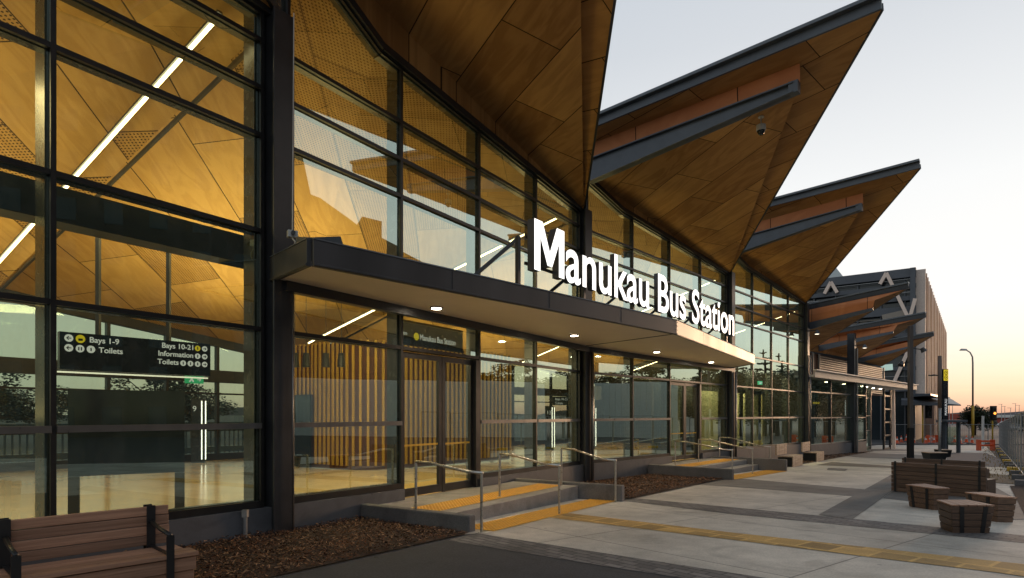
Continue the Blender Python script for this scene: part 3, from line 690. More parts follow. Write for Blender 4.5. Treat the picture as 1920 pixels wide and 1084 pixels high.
s0 = Vector((.27, 10.79, 4.25)); s1 = Vector((7.09, 19.78, 4.25)); sd = (s1 - s0).normalized(); sl = (s1 - s0).length
sn = Vector((sd.y, -sd.x, 0))
sign = empty('station_sign', s0, 0, 'white illuminated letters reading Manukau Bus Station standing on the entrance canopy', 'sign')
txt = 'Manukau Bus Station'
capH = .90
probe = text_mesh('M', 1.0); ch = max(v.co.y for v in probe.vertices); size = capH / ch
adv = []
for k in range(len(txt) + 1):
    if k == 0: adv.append(0); continue
    me = text_mesh(txt[:k] + '|', size, off=.0); adv.append(max(v.co.x for v in me.vertices))
bar_w = adv[0]
me = text_mesh('|', size); adv[0] = max(v.co.x for v in me.vertices)
x0 = adv[0]; tot = adv[-1] - x0; sx = (sl + .0) / (tot - .05)
SI = Matrix.Translation(-s0)
for k, c in enumerate(txt):
    if c == ' ': continue
    mx = SI @ basis(s0 + sd * ((adv[k] - x0) * sx) + sn * .08, sd) @ Matrix.Diagonal((1, 1, 1, 1))
    if c == 'M':
        mb = MB(); mb.prism([mx @ (Vector((x * 1.3 * capH + .0, y * capH, -.075))) for x, y in ((0, 0), (0, 1), (.22, 1), (.42, .44), (.62, 1), (.84, 1), (.84, 0), (.68, 0), (.68, .68), (.485, .16), (.355, .16), (.16, .68), (.16, 0))], sn * .15)
        o = mb.build('letter', [M['sign_face'], M['sign_side']], sign)
        for p in o.data.polygons: p.material_index = 0 if p.normal.dot(sn) > .8 else 1
        continue
    put_text(c, size, [M['sign_face'], M['sign_side']], sign, mx, 'letter', extr=.055, off=.016, sx=sx)
# rails and raking struts behind the letters
mb = MB()
for z in (.14, .60): mb.bar(-sn * .05 + Vector((0, 0, z)), sd * (sl - .1) - sn * .05 + Vector((0, 0, z)), .04, .05, 0)
mb.build('support_rail', M['steel'], sign)
for k in range(6):
    t = -.25 + (sl - .1) * k / 5
    mb = MB(); b_ = sd * t; mb.bar(b_ - sn * .02 + Vector((0, 0, -.32)), b_ - sn * .02 + Vector((0, 0, .55)), .07, .07, 0, up=sn)
    mb.bar(b_ - sn * .85 - sd * .55 + Vector((0, 0, -.32)), b_ - sn * .05 + Vector((0, 0, .5)), .06, .06, 0)
    mb.build('strut', M['steel'], sign)

# ------------------------------------------------------------------ interior things
lt_n = 0
for i in range(4):
    a, u, n, L_ = frame(i)
    e = empty('linear_light', loc(i, L_ - .65, -.3, 7.2), 0, ['slim lit ceiling strip running down the leftmost bay', 'slim lit ceiling strip seen behind the sign start', 'slim lit ceiling strip seen behind the word Bus', 'slim lit ceiling strip deep in the far bay'][i], 'light', 'linear ceiling lights inside the station')
    p0 = Vector((0, 0, 0)); p1 = -n * 10.6 + Vector((0, 0, -.27 * 10.6))
    mb = MB(); mb.bar(p0, p1, .04, .03); mb.build('led_strip', M['led'], e)
    mb = MB(); mb.bar(p0 + Vector((0, 0, .05)), p1 + Vector((0, 0, .05)), .08, .04); mb.build('housing', M['cap'], e)
def area(name, loc_, size, energy, color, rot=(0, 0, 0)):
    l = bpy.data.lights.new(name, 'AREA'); l.shape = 'SQUARE'; l.size = size; l.energy = energy; l.color = color
    o = bpy.data.objects.new(name, l); COL.objects.link(o); o.location = loc_; o.rotation_euler = rot; return o
for i in range(4):
    a, u, n, L_ = frame(i)
    area('ceiling_uplight', loc(i, L_ * .5, -7.0, 1.6 if i != 1 else 4.1), 5.5, 610 if i != 1 else 380, (1, .74, .34), (pi, 0, 0))
    area('hall_fill_light', loc(i, L_ * .5, -2.8, 6.2), 2.5, 420, (1, .76, .42), (0, 0, 0))  # added area light that brightens the hall floor, no fitting modelled
area('hall_fill_light', loc(3, 5.0, -.95, 3.7), 1.0, 170, (1, .86, .55), (R(0), 0, 0))  # added fill that brightens the pale panels of the far bay
area('hall_fill_light', loc(3, 1.5, -.95, 3.7), 1.0, 110, (1, .86, .55), (R(0), 0, 0))  # second added fill for the pale panels
area('hall_fill_light', loc(1, 3.5, -2.2, 3.4), 1.5, 90, (1, .80, .50), (R(25), 0, R(-57)))  # added fill near the pod to brighten its slats
for (x, y) in ((-1.34, 10.8), (1.49, 14.55), (4.38, 18.4), (7.2, 22.0)):
    l = bpy.data.lights.new('canopy_downlight', 'SPOT'); l.energy = 130; l.spot_size = R(130); l.spot_blend = .8; l.color = (1, .80, .56); l.shadow_soft_size = .08
    o = bpy.data.objects.new('canopy_downlight', l); COL.objects.link(o); o.location = (x, y, 3.55)
# yellow slatted pod
c_ = Vector((-4.1, 17.2, 0)); ur = Vector((4.16, 4.8, 0)).normalized(); ul = Vector((-.842, .539, 0))
pod = empty('slatted_pod', c_, 0, 'kiosk clad in vertical yellow slats standing inside the glass', 'kiosk')
path = []; rad = 1.0; LR, LLf = 6.3, 4.6
pts = []
t = LLf
while t > rad: pts.append((ul * t, -ur)); t -= .19
for k in range(0, 9):
    an = k / 8 * pi / 2; pts.append((ul * rad + ur * rad + (-ur * cos(an) - ul * sin(an)) * rad, (-ur * cos(an) - ul * sin(an))))
t = rad
while t < LR: pts.append((ur * t, -ul)); t += .19
z0 = zf(17.2); zt_ = 3.85
mb = MB(); mb2 = MB()
for j, (p, nn) in enumerate(pts):
    nn = nn.normalized()
    if 8 <= j <= 12: 
        mb.bar(Vector((p.x, p.y, 2.3)), Vector((p.x, p.y, zt_)), .07, .05, 0, up=nn); continue
    mb.bar(Vector((p.x, p.y, z0 + .12)) + nn * .03, Vector((p.x, p.y, zt_)) + nn * .03, .07, .05, 0, up=nn)
for (p, _), (q, _) in zip(pts, pts[1:]):
    mb2.face([Vector((p.x, p.y, z0)), Vector((q.x, q.y, z0)), Vector((q.x, q.y, zt_ - .06)), Vector((p.x, p.y, zt_ - .06))])
mb2.face([Vector((p.x, p.y, zt_ - .05)) for p, _ in pts] + [ur * LR + ul * LLf + Vector((0, 0, zt_ - .05))])
mb.build('slat', M['slat'], pod); mb2.build('wall', M['slatback'], pod)
mb = MB(); dp = pts[10][0]; mb.bar(dp + Vector((0, 0, z0)) - ur * .06, dp + Vector((0, 0, 2.3)) - ur * .06, .95, .05, 0, up=-ur); mb.build('door', M['board'], pod)
# counter + pendants
ctr = empty('service_counter', P(560, 870, 19.2), 0, 'low grey service counter at the slatted kiosk', 'counter')
mb = MB(); mb.box((0, 0, .95), (1.5, .5, .5), M=Matrix.Rotation(math.atan2(ul.y, ul.x), 3, 'Z')); mb.build('counter_top', plain('counter', (.3, .3, .24), .4), ctr)
mb = MB(); mb.box((0, 0, .35), (1.3, .35, .7), M=Matrix.Rotation(math.atan2(ul.y, ul.x), 3, 'Z')); mb.build('counter_base', M['slat'], ctr)
for k, px in enumerate((553, 574, 611, 640)):
    o_ = P(px, 662, 14.5 + k * .1); e = empty('pendant_lamp', o_, 0, ['black conical pendant nearest the steel column', 'second black pendant from the steel column', 'third black pendant from the steel column', 'black pendant farthest from the steel column'][k], 'lamp', 'black pendants over the counter')
    mb = MB(); mb.tube([(0, 0, 0), (0, 0, -.34)], .07, 14, r2=.10); mb.build('shade', M['black'], e)
    mb = MB(); mb.tube([(0, 0, 0), (0, 0, 1.6)], .008, 5); mb.build('cord', M['black'], e)
# hanging wayfinding sign
hs0 = Vector((-5.97, 8.01, 0)); hs1 = Vector((-4.73, 9.5, 0)); hd = (hs1 - hs0).normalized(); hn = Vector((hd.y, -hd.x, 0)); hl = (hs1 - hs0).length
way = empty('wayfinding_sign', hs0 + Vector((0, 0, 2.30)), 0, 'black hanging sign listing Bays 1-9, Bays 10-21, Information and Toilets', 'sign')
mb = MB(); mb.bar(Vector((0, 0, .24)), hd * hl + Vector((0, 0, .24)), .10, .50); mb.build('panel', M['sign_blue'], way)
mb = MB(); mb.bar(Vector((0, 0, -.035)) - hn * .05, hd * hl + Vector((0, 0, -.035)) - hn * .05, .03, .02); mb.build('light_edge', emis('soft strip', (1, .95, .8), 1.2), way)
for t in (.45, 1.35): 
    mb = MB(); mb.bar(hd * t + Vector((0, 0, .49)), hd * t + Vector((0, 0, 1.95)), .05, .05); mb.build('hanger', M['frame'], way)
def disc(mbx, org, xd, cx, cz, r, mi=0, n_=18, o_=.004):
    nn = Vector((xd.y, -xd.x, 0)); mbx.face([org + xd * (cx + r * cos(2 * pi * k / n_)) + Vector((0, 0, cz + r * sin(2 * pi * k / n_))) + nn * o_ for k in range(n_)], mi)
def arrow(mbx, org, xd, cx, cz, r, s_, mi, o_=.007):
    nn = Vector((xd.y, -xd.x, 0)); h = Vector((0, 0, 1)); c = org + xd * cx + h * cz + nn * o_
    w = r * .13
    mbx.face([c + xd * -.55 * r * s_ - h * w, c + xd * .55 * r * s_ - h * w, c + xd * .55 * r * s_ + h * w, c - xd * .55 * r * s_ + h * w], mi)
    for sg in (1, -1):
        mbx.face([c + xd * .62 * r * s_, c + xd * .1 * r * s_ + h * sg * .55 * r, c + xd * (-.08) * r * s_ + h * sg * .42 * r, c + xd * (.40) * r * s_], mi)
of = hn * .052
mb = MB(); org = of
R0 = .05
disc(mb, org, hd, .10, .41, R0, 0); arrow(mb, org, hd, .10, .41, R0, -1, 2)
disc(mb, org, hd, .23, .41, R0 * 1.1, 1); mb.bar(org + hd * .205 + hn * .006 + Vector((0, 0, .40)), org + hd * .255 + hn * .006 + Vector((0, 0, .40)), .004, .03, 2)
for k, x in enumerate((.10, .225, .35)):
    disc(mb, org, hd, x, .28, R0, 0)
    if k == 0: arrow(mb, org, hd, x, .28, R0, -1, 2)
    else:
        for dx in ((-.015, .015) if k == 1 else (0,)):
            mb.bar(org + hd * (x + dx) + hn * .007 + Vector((0, 0, .255)), org + hd * (x + dx) + hn * .007 + Vector((0, 0, .30)), .014, .004, 2, up=hn)
xr = hl - .09
for r_, (z, nsym) in enumerate(((.41, 2), (.29, 2), (.17, 4))):
    for k in range(nsym):
        x = xr - k * .105; disc(mb, org, hd, x, z, .042, 1 if (r_ == 0 and k == 1) else 0)
        if k == 0: arrow(mb, org, hd, x, z, .042, 1, 2)
        else: mb.bar(org + hd * x + hn * .007 + Vector((0, 0, z - .022)), org + hd * x + hn * .007 + Vector((0, 0, z + .022)), .014, .004, 2, up=hn)
mb.build('pictograms', [M['sign_white'], M['sign_yellow'], M['sign_blue']], way)
WI = Matrix.Translation((0, 0, 0))
def wtext(s, x, z, sz, right=False):
    put_text(s, sz, [M['sign_white']], way, basis(org + hd * x + Vector((0, 0, z)) + hn * .004, hd), 'lettering', right=right, off=.0015)
wtext('Bays 1-9', .33, .375, .105); wtext('Toilets', .44, .245, .105)
wtext('Bays 10-21', xr - .17, .38, .105, True); wtext('Information', xr - .17, .26, .105, True); wtext('Toilets', xr - .38, .14, .105, True)
# big black timetable board on legs
b0 = P(128, 970, 9.1); b1 = P(346, 955, 9.87); b0.z = b1.z = 0; bd = (b1 - b0).normalized(); bn = Vector((bd.y, -bd.x, 0)); bL = (b1 - b0).length
brd = empty('timetable_board', b0 + Vector((0, 0, zf(9))), 0, 'large black timetable board on two legs behind the leftmost glass', 'notice board')
mb = MB(); mb.bar(Vector((0, 0, 1.24)), bd * bL + Vector((0, 0, 1.24)), .12, 1.3); mb.build('panel', M['board'], brd)
for t in (.07, bL - .07): mb = MB(); mb.bar(bd * t, bd * t + Vector((0, 0, .58)), .14, .12, 0, up=bn); mb.build('leg', M['black'], brd)
# bay number totems on the far side
for (px, Y, num, lab) in ((372, 20.6, '9', 'number 9 totem with two lit vertical lines'), (1030, 30, '13', 'number 13 totem seen through the entrance bay'), (1108, 31.5, '14', 'number 14 totem right of the steel column')):
    b = P(px, 0, Y); b.z = zf(Y); tt = empty('bay_totem', b, 0, lab, 'totem', 'numbered bay totems')
    mb = MB(); mb.box((0, 0, 1.08), (.42, .12, 2.16), M=Matrix.Rotation(R(15), 3, 'Z')); mb.build('post', M['sign_blue'], tt)
    xd = Vector((cos(R(15)), sin(R(15)), 0)); nn_ = Vector((xd.y, -xd.x, 0))
    mb = MB()
    for x in (.12, .24): mb.bar(xd * x + nn_ * .08 + Vector((0, 0, .12)), xd * x + nn_ * .08 + Vector((0, 0, 2.1)), .03, .02, 0, up=nn_)
    mb.build('light_line', emis('totem line', (1, .97, .9), 3.0) if num == '9' else bpy.data.materials['totem line'], tt)
    put_text(num, .26, [M['sign_white']], tt, basis(-xd * .17 + nn_ * .064 + Vector((0, 0, 1.75)), xd), 'number')
# second hanging sign (far) and blue screen, exit signs
for (px, py, Y, w_, h_, nm, lab, cat, mm) in ((1055, 752, 24, .9, .34, 'small_sign', 'small dark sign with two rows of white print deep inside', 'sign', 'sign_blue'), (1115, 737, 25, .6, .55, 'wall_screen', 'blue grey screen hanging near the steel column', 'screen', 'park')):
    o_ = P(px, py, Y); e = empty(nm, o_, 0, lab, cat); mb = MB(); mb.box((0, 0, 0), (w_, .06, h_), M=Matrix.Rotation(R(25), 3, 'Z')); mb.build('panel', M[mm], e)
    if nm == 'small_sign':
        xd = Vector((cos(R(25)), sin(R(25)), 0))
        put_text('Bays 10-21', .13, [M['sign_white']], e, basis(-xd * .36 + Vector((xd.y, -xd.x, 0)) * .034 + Vector((0, 0, .03)), xd)); put_text('Toilets', .13, [M['sign_white']], e, basis(-xd * .36 + Vector((xd.y, -xd.x, 0)) * .034 + Vector((0, 0, -.13)), xd))
for (px, py, Y, lab) in ((364, 712, 13.0, 'green running man exit sign under the wayfinding sign'), (1425, 718, 28.0, 'green exit sign in the far glazed bay')):
    o_ = P(px, py, Y); e = empty('exit_sign', o_, 0, lab, 'exit sign'); mb = MB(); mb.box((0, 0, 0), (.36, .05, .16), M=Matrix.Rotation(R(42), 3, 'Z')); mb.build('case', M['sign_green'], e)
    xd = Vector((cos(R(42)), sin(R(42)), 0)); nn_ = Vector((xd.y, -xd.x, 0)); mb = MB()
    arrow(mb, nn_ * .03, xd, .09, 0, .07, 1, 0); disc(mb, nn_ * .03, xd, -.06, .035, .018, 0); mb.bar(xd * -.1 + nn_ * .036 + Vector((0, 0, -.05)), xd * -.05 + nn_ * .036 + Vector((0, 0, .02)), .004, .03); mb.bar(xd * -.02 + nn_ * .036 + Vector((0, 0, -.05)), xd * -.06 + nn_ * .036 + Vector((0, 0, .02)), .004, .03)
    mb.build('symbol', M['sign_white'], e)
# door head sign
a1, u1, n1, L1 = frame(1)
t_ = .22 + (L1 - .44) / 4
ds = empty('door_head_sign', loc(1, t_ + .1, -.3, 3.0), 0, 'dark sign above the entrance doors reading Manukau Bus Station', 'sign')
mb = MB(); mb.bar(Vector((0, 0, .22)), u1 * 2.1 + Vector((0, 0, .22)), .06, .42); mb.build('panel', M['sign_blue'], ds)
mb = MB(); mb.bar(Vector((0, 0, .46)), u1 * 2.1 + Vector((0, 0, .46)), .08, .04); mb.build('top_edge', M['yellowp'], ds)
put_text('Manukau Bus Station', .17, [M['sign_white']], ds, basis(u1 * .72 + n1 * .035 + Vector((0, 0, .14)), u1), sx=.78)
put_text('Metro', .10, [M['sign_white']], ds, basis(u1 * .16 + n1 * .035 + Vector((0, 0, .2)), u1), sx=.8)
mb = MB(); disc(mb, n1 * .034, u1, .62, .20, .075, 0, 18, .003); disc(mb, n1 * .034, u1, .1, .235, .035, 1, 14, .003); mb.build('symbol', [M['sign_yellow'], M['sign_white']], ds)
# shop signs in the shopfront
for (t, z, w_, mm, lab) in ((2.4, 2.35, .5, 'sign_white', 'small white lit sign in the shop window'), (4.9, 2.4, 1.1, 'sign_yellow', 'small yellow lit sign in the shop window')):
    q = cl(t, -1.2, z); e = MB(); e.bar(Vector((0, 0, 0)), cu * w_, .03, .12); tag(e.build('window_sign', M[mm], None, loc=q), lab, 'sign')
q = cl(6.9, -.9, 2.0)
# cameras, floodlights
def dome_camera(p, lab):
    e = empty('dome_camera', p, 0, lab, 'camera')
    mb = MB(); mb.tube([(0, 0, 0), (0, 0, -.02)], .07, 14); mb.tube([(0, 0, -.02), (0, 0, -.22)], .018, 8); mb.build('bracket', M['camw'], e)
    mb = MB(); mb.tube([(0, 0, -.2), (0, 0, -.24), (0, 0, -.34)], .11, 18); mb.build('housing', M['camw'], e, bevel=.01)
    mb = MB(); mb.tube([(0, 0, -.34), (0, 0, -.38), (0, 0, -.42), (0, 0, -.44)], .10, 18, r2=.04); mb.build('lens', M['board'], e, smooth=True)
A0_ = loc(2, 0, .05, 8.5); Kb_ = loc(2, .02, 5.78, 9.04); A2_ = loc(2, frame(2)[3], .05, 7.55)
nrm = (Kb_ - A0_).cross(A2_ - A0_).normalized(); r = P(1427, 219, 1.0) - Vector((0, 0, EYE)); cam0 = Vector((0, 0, EYE))
tt = (A0_ - cam0).dot(nrm) / r.dot(nrm); dome_camera(cam0 + r * tt, 'white dome camera hanging from the second wing soffit')
e = empty('box_camera', loc(1, -.02, .42, 4.22), 0, 'small white box camera fixed to the steel column above the canopy', 'camera')
mb = MB(); mb.box((0, 0, 0), (.1, .14, .1), M=Matrix.Rotation(R(-60), 3, 'Z')); mb.build('body', M['camw'], e, bevel=.01)
mb = MB(); mb.tube([(.03, -.06, 0), (.05, -.1, 0)], .03, 10); mb.build('lens', M['board'], e)
mb = MB(); mb.tube([(0, 0, .05), (0.02, 0, 3.1)], .008, 6); mb.tube([(0, -.02, -.05), (.06, -.06, -.12), (.07, -.06, -.2)], .01, 6); mb.build('cable', M['camw'], e)
for (p, lab) in ((loc(3, L_ + .0, .5, 6.1), 'round floodlight on the last tall column'), (K[5] + n4 * .55 + u4 * .2 + Vector((0, 0, 6.0)), 'round floodlight on the freestanding dark column')):
    e = empty('floodlight', p, 0, lab, 'floodlight', 'floodlights fixed to columns'); mb = MB(); mb.bar((-.3, .3, .1), (0.1, -.1, .1), .05, .05); mb.build('arm', M['steel'], e)
    mb = MB(); mb.tube([(0.1, -.1, .12), (0.1, -.1, -.1)], .06, 12, r2=.15); mb.build('shade', M['steel_light'], e)
    mb = MB(); mb.tube([(0.1, -.1, -.1), (.1, -.1, -.115)], .10, 12); mb.build('lamp', emis('flood glow', (1, .85, .65), 2.5) if 'flood glow' not in bpy.data.materials else bpy.data.materials['flood glow'], e)
e = MB(); e.box((0, 0, 0), (.3, .25, .22), M=Matrix.Rotation(R(30), 3, 'Y')); e.box((.12, 0, .18), (.12, .14, .18)); e.box((0, 0, -.2), (.08, .08, .3))
tag(e.build('stage_spotlight', M['black'], None, loc=loc(1, .55, -.9, 7.6), bevel=.01), 'black spotlight high inside beside the steel column', 'spotlight')

# ------------------------------------------------------------------ ground
def sheet(name, pts, m, dz, **kw):
    mb = MB(); mb.face([Vector((p.x, p.y, gz(p.y) + dz)) for p in pts]); return mb.build(name, m, None, kind='structure', **kw)
def gs(name, px, m, dz): return sheet(name, [G(*p) for p in px], m, dz)
mb = MB(); xs = [-1500, -60, 60, 1500]; ys = [-800, -40, 0, 4, 60, 2500]
for i in range(len(xs) - 1):
    for j in range(len(ys) - 1):
        mb.face([Vector((xs[a], ys[b], gz(ys[b]) if ys[b] > 0 else .221)) for a, b in ((i, j), (i + 1, j), (i + 1, j + 1), (i, j + 1))], 0)
mb.v = [(v[0], v[1], v[2] - .001) for v in mb.v]
tag(mb.build('ground', M['asphalt']), kind='structure')
us = Vector((917, 1141, 0)).normalized(); ns_ = Vector((us.y, -us.x, 0))
def sp(t, o_): return us * t + ns_ * o_     # site coordinates
# plaza slab split at Y=60 plane change is behind the fence; plaza polygon
pl = [Vector((-8, .02, 0)), Vector((11, .02, 0)), G(1919, 905), G(1890, 880), G(1850, 838), Vector((46, 59.9, 0)), Vector((36, 59.9, 0)), Vector((15, 33.5, 0)), Vector((9, 25.5, 0)), Vector((2, 17.4, 0)), Vector((-3.4, 8.8, 0)), Vector((-9.2, .15, 0))]
plaza = sheet('plaza_paving', pl, M['conc'], .004)
gs('asphalt_apron', [(520, 1084), (874, 1003), (893, 1001.5), (1160, 1043.6), (1420, 1084), (1400, 1300), (100, 1300)], M['asphalt'], .010)
gs('paver_band', [(893, 1001.3), (1160, 1043.6), (1440, 1087), (1900, 1150), (1700, 1150), (1160, 1068), (839, 1015)], M['paver'], .014)
gs('tactile_strip', [(1062, 962.5), (1380, 1000.6), (1640, 1028.8), (1870, 1054), (1990, 1067), (1990, 1093), (1870, 1075), (1640, 1047), (1380, 1014), (1020, 970)], M['tact_old'], .010)
gs('paver_band', [(1182, 934), (1380, 952.5), (1920, 1005), (1980, 1011), (1980, 1029), (1920, 1019), (1380, 965.5), (1150, 938)], M['paver'], .008)
gs('dark_band', [(1374, 896.5), (1620, 918), (1645, 921), (1600, 931), (1380, 914), (1268, 907)], M['conc_dark'], .008)
gs('dark_band', [(1535, 966), (1598, 975), (1668, 925), (1700, 903), (1735, 882), (1700, 880), (1670, 891.5)], M['conc_dark'], .012)
gs('dark_band', [(1655, 935), (1700, 903), (1850, 905), (1930, 950), (1990, 975), (1900, 975), (1700, 940)], M['conc_dark'], .010)
gs('dark_band', [(1530, 872.5), (1690, 878.5), (1700, 876), (1560, 866.5)], concrete('brown band', (.13, .11, .085)), .008)
gs('dark_band', [(1590, 848), (1700, 852), (1780, 857), (1760, 864), (1610, 858), (1560, 852)], M['conc_dark'], .008)
gs('dark_band', [(1620, 842), (1700, 843), (1700, 845.5), (1600, 845.5)], M['conc_dark'], .012)
gs('dark_paving', [(1775, 849), (1850, 850), (1878, 862), (1890, 876), (1855, 876), (1775, 866)], plain('blue asphalt', (.045, .055, .07), .8, var=.2, scale=4), .012)
gs('drain_cover', [(1553, 878), (1590, 880), (1585, 883.5), (1550, 881.5)], M['conc_dark'], .016)
gs('gravel_strip', [(1848, 888), (1900, 893), (1906, 909), (1850, 905)], plain('gravel', (.16, .12, .08), .9, var=.5, scale=40, bump=.5), .016)
gs('planting_bed', [(1893, 912), (1935, 912), (2000, 990), (1945, 990), (1920, 965)], M['soil'], .016)
# road crossing beyond the plaza
mb = MB(); mb.face([Vector(p) for p in ((20, 60.2, gz(60) + .004), (120, 60.2, gz(60) + .004), (160, 110, gz(60) + .004), (30, 110, gz(60) + .004))]); tag(mb.build('cross_road', concrete('road', (.07, .068, .066))), kind='structure')
mb = MB()
mb.bar((32, 60.4, gz(60) + .03), (60, 60.4, gz(60) + .03), .3, .12); tag(mb.build('road_kerb', M['kerb']), kind='structure')

# mulch beds
FA = lambda i, t: loc(i, t, .11, 0)
def fac_at(px, i):
    a, u, n, L_ = frame(i); r = (px - CX) / F; return (-a.x + r * a.y) / (u.x - r * u.y)
bed_polys = [
    [FA(0, 7.0), FA(0, 10.3), FA(1, .3), FA(1, fac_at(674, 1)), G(880, 1002.5), G(520, 1084), G(250, 1160), G(0, 1245)],
    [FA(1, fac_at(960, 1)), FA(1, L1 - .1), FA(2, .3), FA(2, fac_at(1206, 2)), G(1366, 897.5), G(1180, 937)],
    [FA(2, fac_at(1335, 2)), FA(2, 10.4), FA(3, .4), FA(3, 9.9), cl(5.0, .12, 0), G(1640, 846), G(1445, 882)]]
def inpoly(x, y, poly):
    c = False; n_ = len(poly); j = n_ - 1
    for i in range(n_):
        xi, yi, xj, yj = poly[i].x, poly[i].y, poly[j].x, poly[j].y
        if (yi > y) != (yj > y) and x < (xj - xi) * (y - yi) / (yj - yi) + xi: c = not c
        j = i
    return c
for bi, (poly, cnt, sz) in enumerate(zip(bed_polys, (15000, 9000, 3500), (.05, .06, .08))):
    mb = MB(); mb.face([Vector((p.x, p.y, gz(p.y) + .03)) for p in poly])
    mb.build('bark_bed', M['soil'], None, kind='structure')
    mb = MB(); x0, x1 = min(p.x for p in poly), max(p.x for p in poly); y0, y1 = min(p.y for p in poly), max(p.y for p in poly)
    k = 0
    while k < cnt:
        x, y = random.uniform(x0, x1), random.uniform(y0, y1)
        if not inpoly(x, y, poly): continue
        if random.random() < .03: x += random.gauss(0, .18); y += random.gauss(0, .18)
        k += 1
        hgt = .035 + .03 * (sin(x * 3.1) * cos(y * 2.3) + 1) * random.random()
        l_, w_ = sz * random.uniform(.4, 1.3), sz * random.uniform(.12, .38)
        an = random.uniform(0, 2 * pi); ti = random.uniform(-.6, .6); ro = random.uniform(-.8, .8)
        Mx = Matrix.Rotation(an, 3, 'Z') @ Matrix.Rotation(ti, 3, 'Y') @ Matrix.Rotation(ro, 3, 'X')
        c = Vector((x, y, gz(y) + hgt)); mb.face([c + Mx @ Vector(q) for q in ((-l_ / 2, -w_ / 2, 0), (l_ / 2, -w_ / 2 * .7, 0), (l_ / 2 * .8, w_ / 2, 0), (-l_ / 2, w_ / 2 * .6, 0))], random.choice((0, 0, 0, 1, 1, 2)))
    o = mb.build('bark_mulch', [M['bark'], plain('dark bark', (.035, .016, .009), .9, var=.4) if bi == 0 else bpy.data.materials['dark bark'], plain('light bark', (.32, .17, .085), .8, var=.3) if bi == 0 else bpy.data.materials['light bark']])
    tag(o, ['brown bark mulch filling the bed between the bench and the first steps', 'brown bark mulch between the two entrance steps', 'brown bark mulch round the far pale benches'][bi], 'mulch', None, 'stuff')

# ------------------------------------------------------------------ entrance steps
def tactile(name, pts, lab, e, dz=.006):
    """pad of raised studs"""
    mb = MB(); p = [Vector(q) for q in pts]
    mb.face([q + Vector((0, 0, dz)) for q in p])
    n1_, n2_ = int((p[1] - p[0]).length / .075), int((p[3] - p[0]).length / .075)
    for i in range(n1_):
        for j in range(n2_):
            s_, t_ = (i + .5) / n1_, (j + .5) / n2_
            c = p[0].lerp(p[1], s_).lerp(p[3].lerp(p[2], s_), t_) + Vector((0, 0, dz))
            w = .016; mb.hexa([c + Vector(q) for q in ((-w * 1.3, -w * 1.3, 0), (w * 1.3, -w * 1.3, 0), (w * 1.3, w * 1.3, 0), (-w * 1.3, w * 1.3, 0), (-w, -w, .006), (w, -w, .006), (w, w, .006), (-w, w, .006))])
    return mb.build(name, M['tact'], e)
def steps(i, tl, tr, kl, kr, ztop, nris, ln_out, labs):
    """kerb walls kl/kr = outward lengths, landing between facade t = tl..tr"""
    a, u, n, L_ = frame(i)
    e = empty('entrance_steps', (0, 0, 0), 0, labs, 'steps')
    for t, kl_, w in ((tl, kl, .16), (tr, kr, .16)):
        p0, p1 = loc(i, t, .12, 0), loc(i, t, kl_, 0); zt = ztop + .065
        zt1 = zt
        mb = MB(); o_ = u * w / 2
        mb.hexa([Vector((q.x, q.y, gz(q.y) - .1)) for q in (p0 - o_, p1 - o_, p1 + o_, p0 + o_)] + [Vector((q.x, q.y, zt)) for q in (p0 - o_, p1 - o_, p1 + o_, p0 + o_)])
        mb.build('kerb_wall', M['kerb'], e, bevel=.02)
    for r_ in range(nris):
        d = ln_out + .42 * r_; zt = ztop - .165 * r_
        mb = MB(); q = [loc(i, tl + .08, -.05 if r_ == 0 else ln_out - .1, 0), loc(i, tl + .08, d, 0), loc(i, tr - .08, d, 0), loc(i, tr - .08, -.05 if r_ == 0 else ln_out - .1, 0)]
        mb.hexa([Vector((p.x, p.y, gz(p.y) - .1)) for p in q] + [Vector((p.x, p.y, zt)) for p in q])
        mb.build('landing' if r_ == 0 else 'tread', concrete('step concrete', (.27, .25, .23)) if 'step concrete' not in bpy.data.materials else bpy.data.materials['step concrete'], e, bevel=.008)
    return e
e1 = steps(1, fac_at(676, 1) - .05, fac_at(957, 1) + .05, 2.35, 2.75, .165, 1, 1.75, 'single wide step with yellow studs at the main doors nearest the camera')
tl, tr = fac_at(676, 1) - .05, fac_at(957, 1) + .05
def LQ(i, t, o_, z): return loc(i, t, o_, z)
tactile('tactile_pad', [LQ(1, tl + .35, .85, .166), LQ(1, tr - .25, .85, .166), LQ(1, tr - .25, 1.45, .166), LQ(1, tl + .35, 1.45, .166)], None, e1)
def gl(i, t, o_): p = loc(i, t, o_, 0); p.z = gz(p.y) + .008; return p
tactile('tactile_pad', [gl(1, tl + .15, 2.02), gl(1, tr + .2, 2.02), gl(1, tr + .2, 2.62), gl(1, tl + .15, 2.62)], None, e1)
tl2, tr2 = fac_at(1210, 2), fac_at(1327, 2) + .1
e2 = steps(2, tl2, tr2, 2.9, 2.9, .01, 2, 1.5, 'second entrance step pair with yellow studs at the far doors')
tactile('tactile_pad', [LQ(2, tl2 + .3, .7, .011), LQ(2, tr2 - .3, .7, .011), LQ(2, tr2 - .3, 1.3, .011), LQ(2, tl2 + .3, 1.3, .011)], None, e2)
tactile('tactile_pad', [gl(2, tl2 + .1, 2.2), gl(2, tr2 - .1, 2.2), gl(2, tr2 - .1, 2.95), gl(2, tl2 + .1, 2.95)], None, e2)
